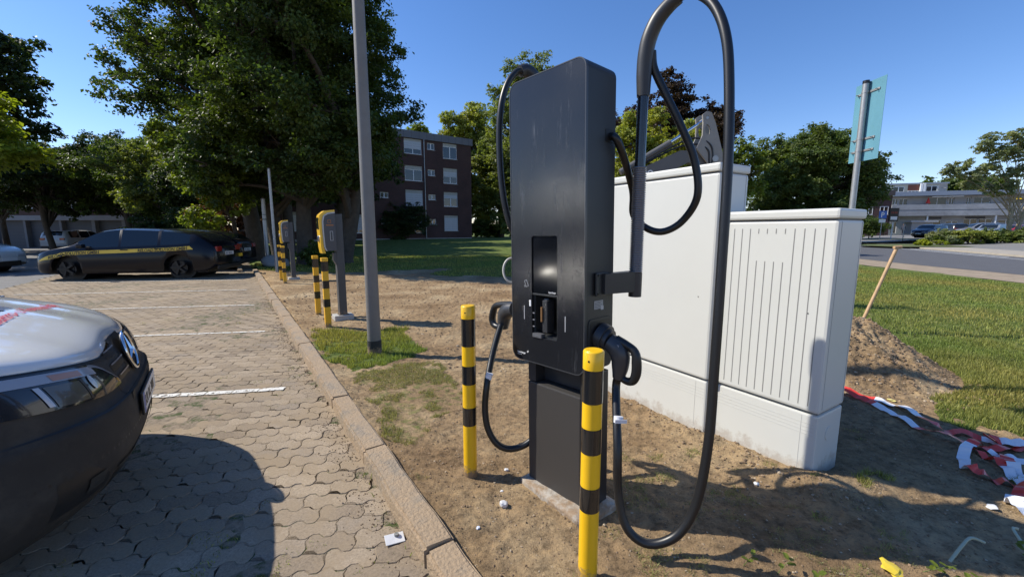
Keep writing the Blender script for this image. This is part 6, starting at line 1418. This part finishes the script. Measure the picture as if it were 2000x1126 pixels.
gm = leafmat('grass_blade', (.20,.25,.065), 1.2, .6, (1.7,1.15,1.4)); gd_ = leafmat('dry_grass', (.29,.26,.12), 1.1, .4, (.75,.95,.7))
th = terrain_h
lawnm = lambda P_, r: (grass_w(P_) > .8) & (r.random(len(P_)) < 1.0) & (np.abs(P_[:,0]/P_[:,1]) < 1.4)
blades('lawn_grass', 150000, (2.4,6.5,1.3,5.5), .05, .005, gm, 1, lambda P_,r: lawnm(P_,r), th, 'green lawn grass right of the soil heap')
blades('lawn_grass', 150000, (3.5,14.5,5.2,17), .05, .011, gm, 2, lambda P_,r: (grass_w(P_)>.8)&(P_[:,0]<14.2)&(P_[:,0]/P_[:,1]>.7), th, 'green lawn grass towards the street')
blades('lawn_straw', 26000, (2.4,9,1.3,9), .045, .0045, gd_, 12, lambda P_,r: (grass_w(P_)>.8)&(nz(P_,1.3,3,91)>-.2), th, 'pale dry blades among the lawn grass', 1.3)
blades('grass_patch', 42000, (-3.1,-1.0,3.8,6.3), .055, .005, gm, 3, lambda P_,r: (kd(P_)>.2)&(grass_w(P_)>.8)&(nz(P_,5,3,61)>-.3*(P_[:,0]*0+1)), th, 'bright grass patch at the foot of the lamp post')
blades('dry_grass_patch', 60000, (-1.8,-.2,2.5,4.8), .028, .004, gd_, 4, lambda P_,r: (kd(P_)>.17)&(grass_w(P_)>.4)&(grass_w(P_)<.8)&(nz(P_,6,3,21)>-.1), th, 'thin dry grass beside the kerb', 1.4)
blades('back_lawn_grass', 70000, (-11,8,13,24), .06, .02, gm, 5, lambda P_,r: (kd(P_)>.2)&(grass_w(P_)>.8), th, 'lawn grass behind the bare soil')
def tuftmask(P_, r):
    return (kd(P_)>.16)&(grass_w(P_)<.3)&(nz(P_,1.6,3,31)>.18)&(nz(P_,9,2,32)>.25)&((P_[:,1]<2.6)|(P_[:,0]>-1.4))
blades('dry_straw', 90000, (-.6,3.0,1.15,3.2), .022, .0028, gd_, 6, tuftmask, th, 'dry straw and thin grass on the soil', 2.2)
blades('sprouting_grass', 60000, (1.2,3.4,1.2,2.3), .035, .003, gm, 7, lambda P_,r:(grass_w(P_)<.3)&(nz(P_,2.5,3,35)>.12)&(nz(P_,11,2,36)>.1), th, 'thin green grass sprouting in the shaded soil', 1.4)
blades('kerb_weeds', 9000, (-4,.2,1.3,6), .06, .006, gm, 8, lambda P_,r:(kd(P_)<-.0)&(kd(P_)>-.05)&(nz(P_,2.2,2,41)>.15), lambda P_: np.full(len(P_),-.01), 'weeds growing along the foot of the kerb', 1.0)
blades('joint_weeds', 160000, (-6,0,1.3,9), .020, .004, gm, 9, lambda P_,r:(kd(P_)<-.05)&(kd(P_)>-2.6)&(nz(P_,1.7,2,51)>.30)&(nz(P_,7,2,52)>.35), lambda P_: np.full(len(P_),-.004), 'weeds in the paver joints', 1.6)
# gravel and dry bits along the kerb
r = np.random.default_rng(9); n=2600; t_=r.uniform(-.3,9,n); w_=-np.abs(r.normal(0,.09,n))-.012; P_=K0+KU*t_[:,None]+KN*w_[:,None]
V=[];F=[]; tet=np.array([(-1,-.6,0),(1,-.5,0),(0,1,0),(.1,0,1.1)]); a=r.uniform(0,6.28,n); s_=r.uniform(.002,.007,n)
TV = np.stack([np.stack([np.cos(a)*tx-np.sin(a)*ty, np.sin(a)*tx+np.cos(a)*ty, np.full(n,tz)],1)*s_[:,None] for tx,ty,tz in tet],1); TV[:,:,0]+=P_[:,0:1]; TV[:,:,1]+=P_[:,1:2]; TV[:,:,2]-=.001
F=(np.array([(0,1,3),(1,2,3),(2,0,3)])[None]+(np.arange(n)*4)[:,None,None]).reshape(-1,3)
tag(link('kerb_gravel', npmesh('kerb_gravel',TV.reshape(-1,3),F,rnd=np.repeat(r.random(n),3)), bpy.data.materials['clod']), 'gravel and crumbs along the foot of the kerb', kind='stuff')
# small leafy seedlings at the bottom right
def seedling(x, y, n, label, seed):
    r = np.random.default_rng(seed); z0 = hz(x,y); o = empty('seedling', (x,y,z0)); tag(o, label, 'plant', 'leafy seedlings at the bottom right'); st = MB(); lf = []
    d = Vector((r.normal(),r.normal(),1.2)).normalized(); pts = [Vector((0,0,0)), d*.06, d*.11+Vector((.02,0,0))]; st.tube(pts,[.0016,.0013,.0008],n=5,sub=3); st.build('stem', mat('stem',(.12,.16,.04),.6), o)
    q = MB()
    for k in range(n):
        p = d*(.03+.085*k/n); a = k*2.4+r.random(); e = Vector((math.cos(a),math.sin(a),.35)).normalized(); s_ = Vector((-math.sin(a),math.cos(a),0)); L_=.028+.012*r.random()
        q.add([p, p+e*L_*.35+s_*L_*.3, p+e*L_*.8+s_*L_*.24, p+e*L_+Vector((0,0,-.004)), p+e*L_*.8-s_*L_*.24, p+e*L_*.35-s_*L_*.3, p+e*L_*.5+Vector((0,0,-.003))],[(0,1,6),(1,2,6),(2,3,6),(3,4,6),(4,5,6),(5,0,6)])
    q.build('leaves', leafmat('seedling_leaf',(.22,.30,.05),1.4), o, fixn=False)
for k,(x,y,n,l) in enumerate([(1.02,1.63,5,'tiny leafy seedling below the hanging cable'),(1.78,1.60,8,'leafy seedling right of the yellow plastic strip'),(1.85,1.55,7,'low seedling beside the yellow plastic strip, nearer the camera'),(1.28,1.52,6,'seedling left of the yellow plastic strip at the bottom edge'),(2.20,1.56,8,'seedling near the right corner below the strap'),(2.32,1.62,6,'last seedling towards the bottom right corner'),(1.15,1.60,5,'seedling between cable shadow and bottom edge')]): seedling(x,y,n,l,200+k)
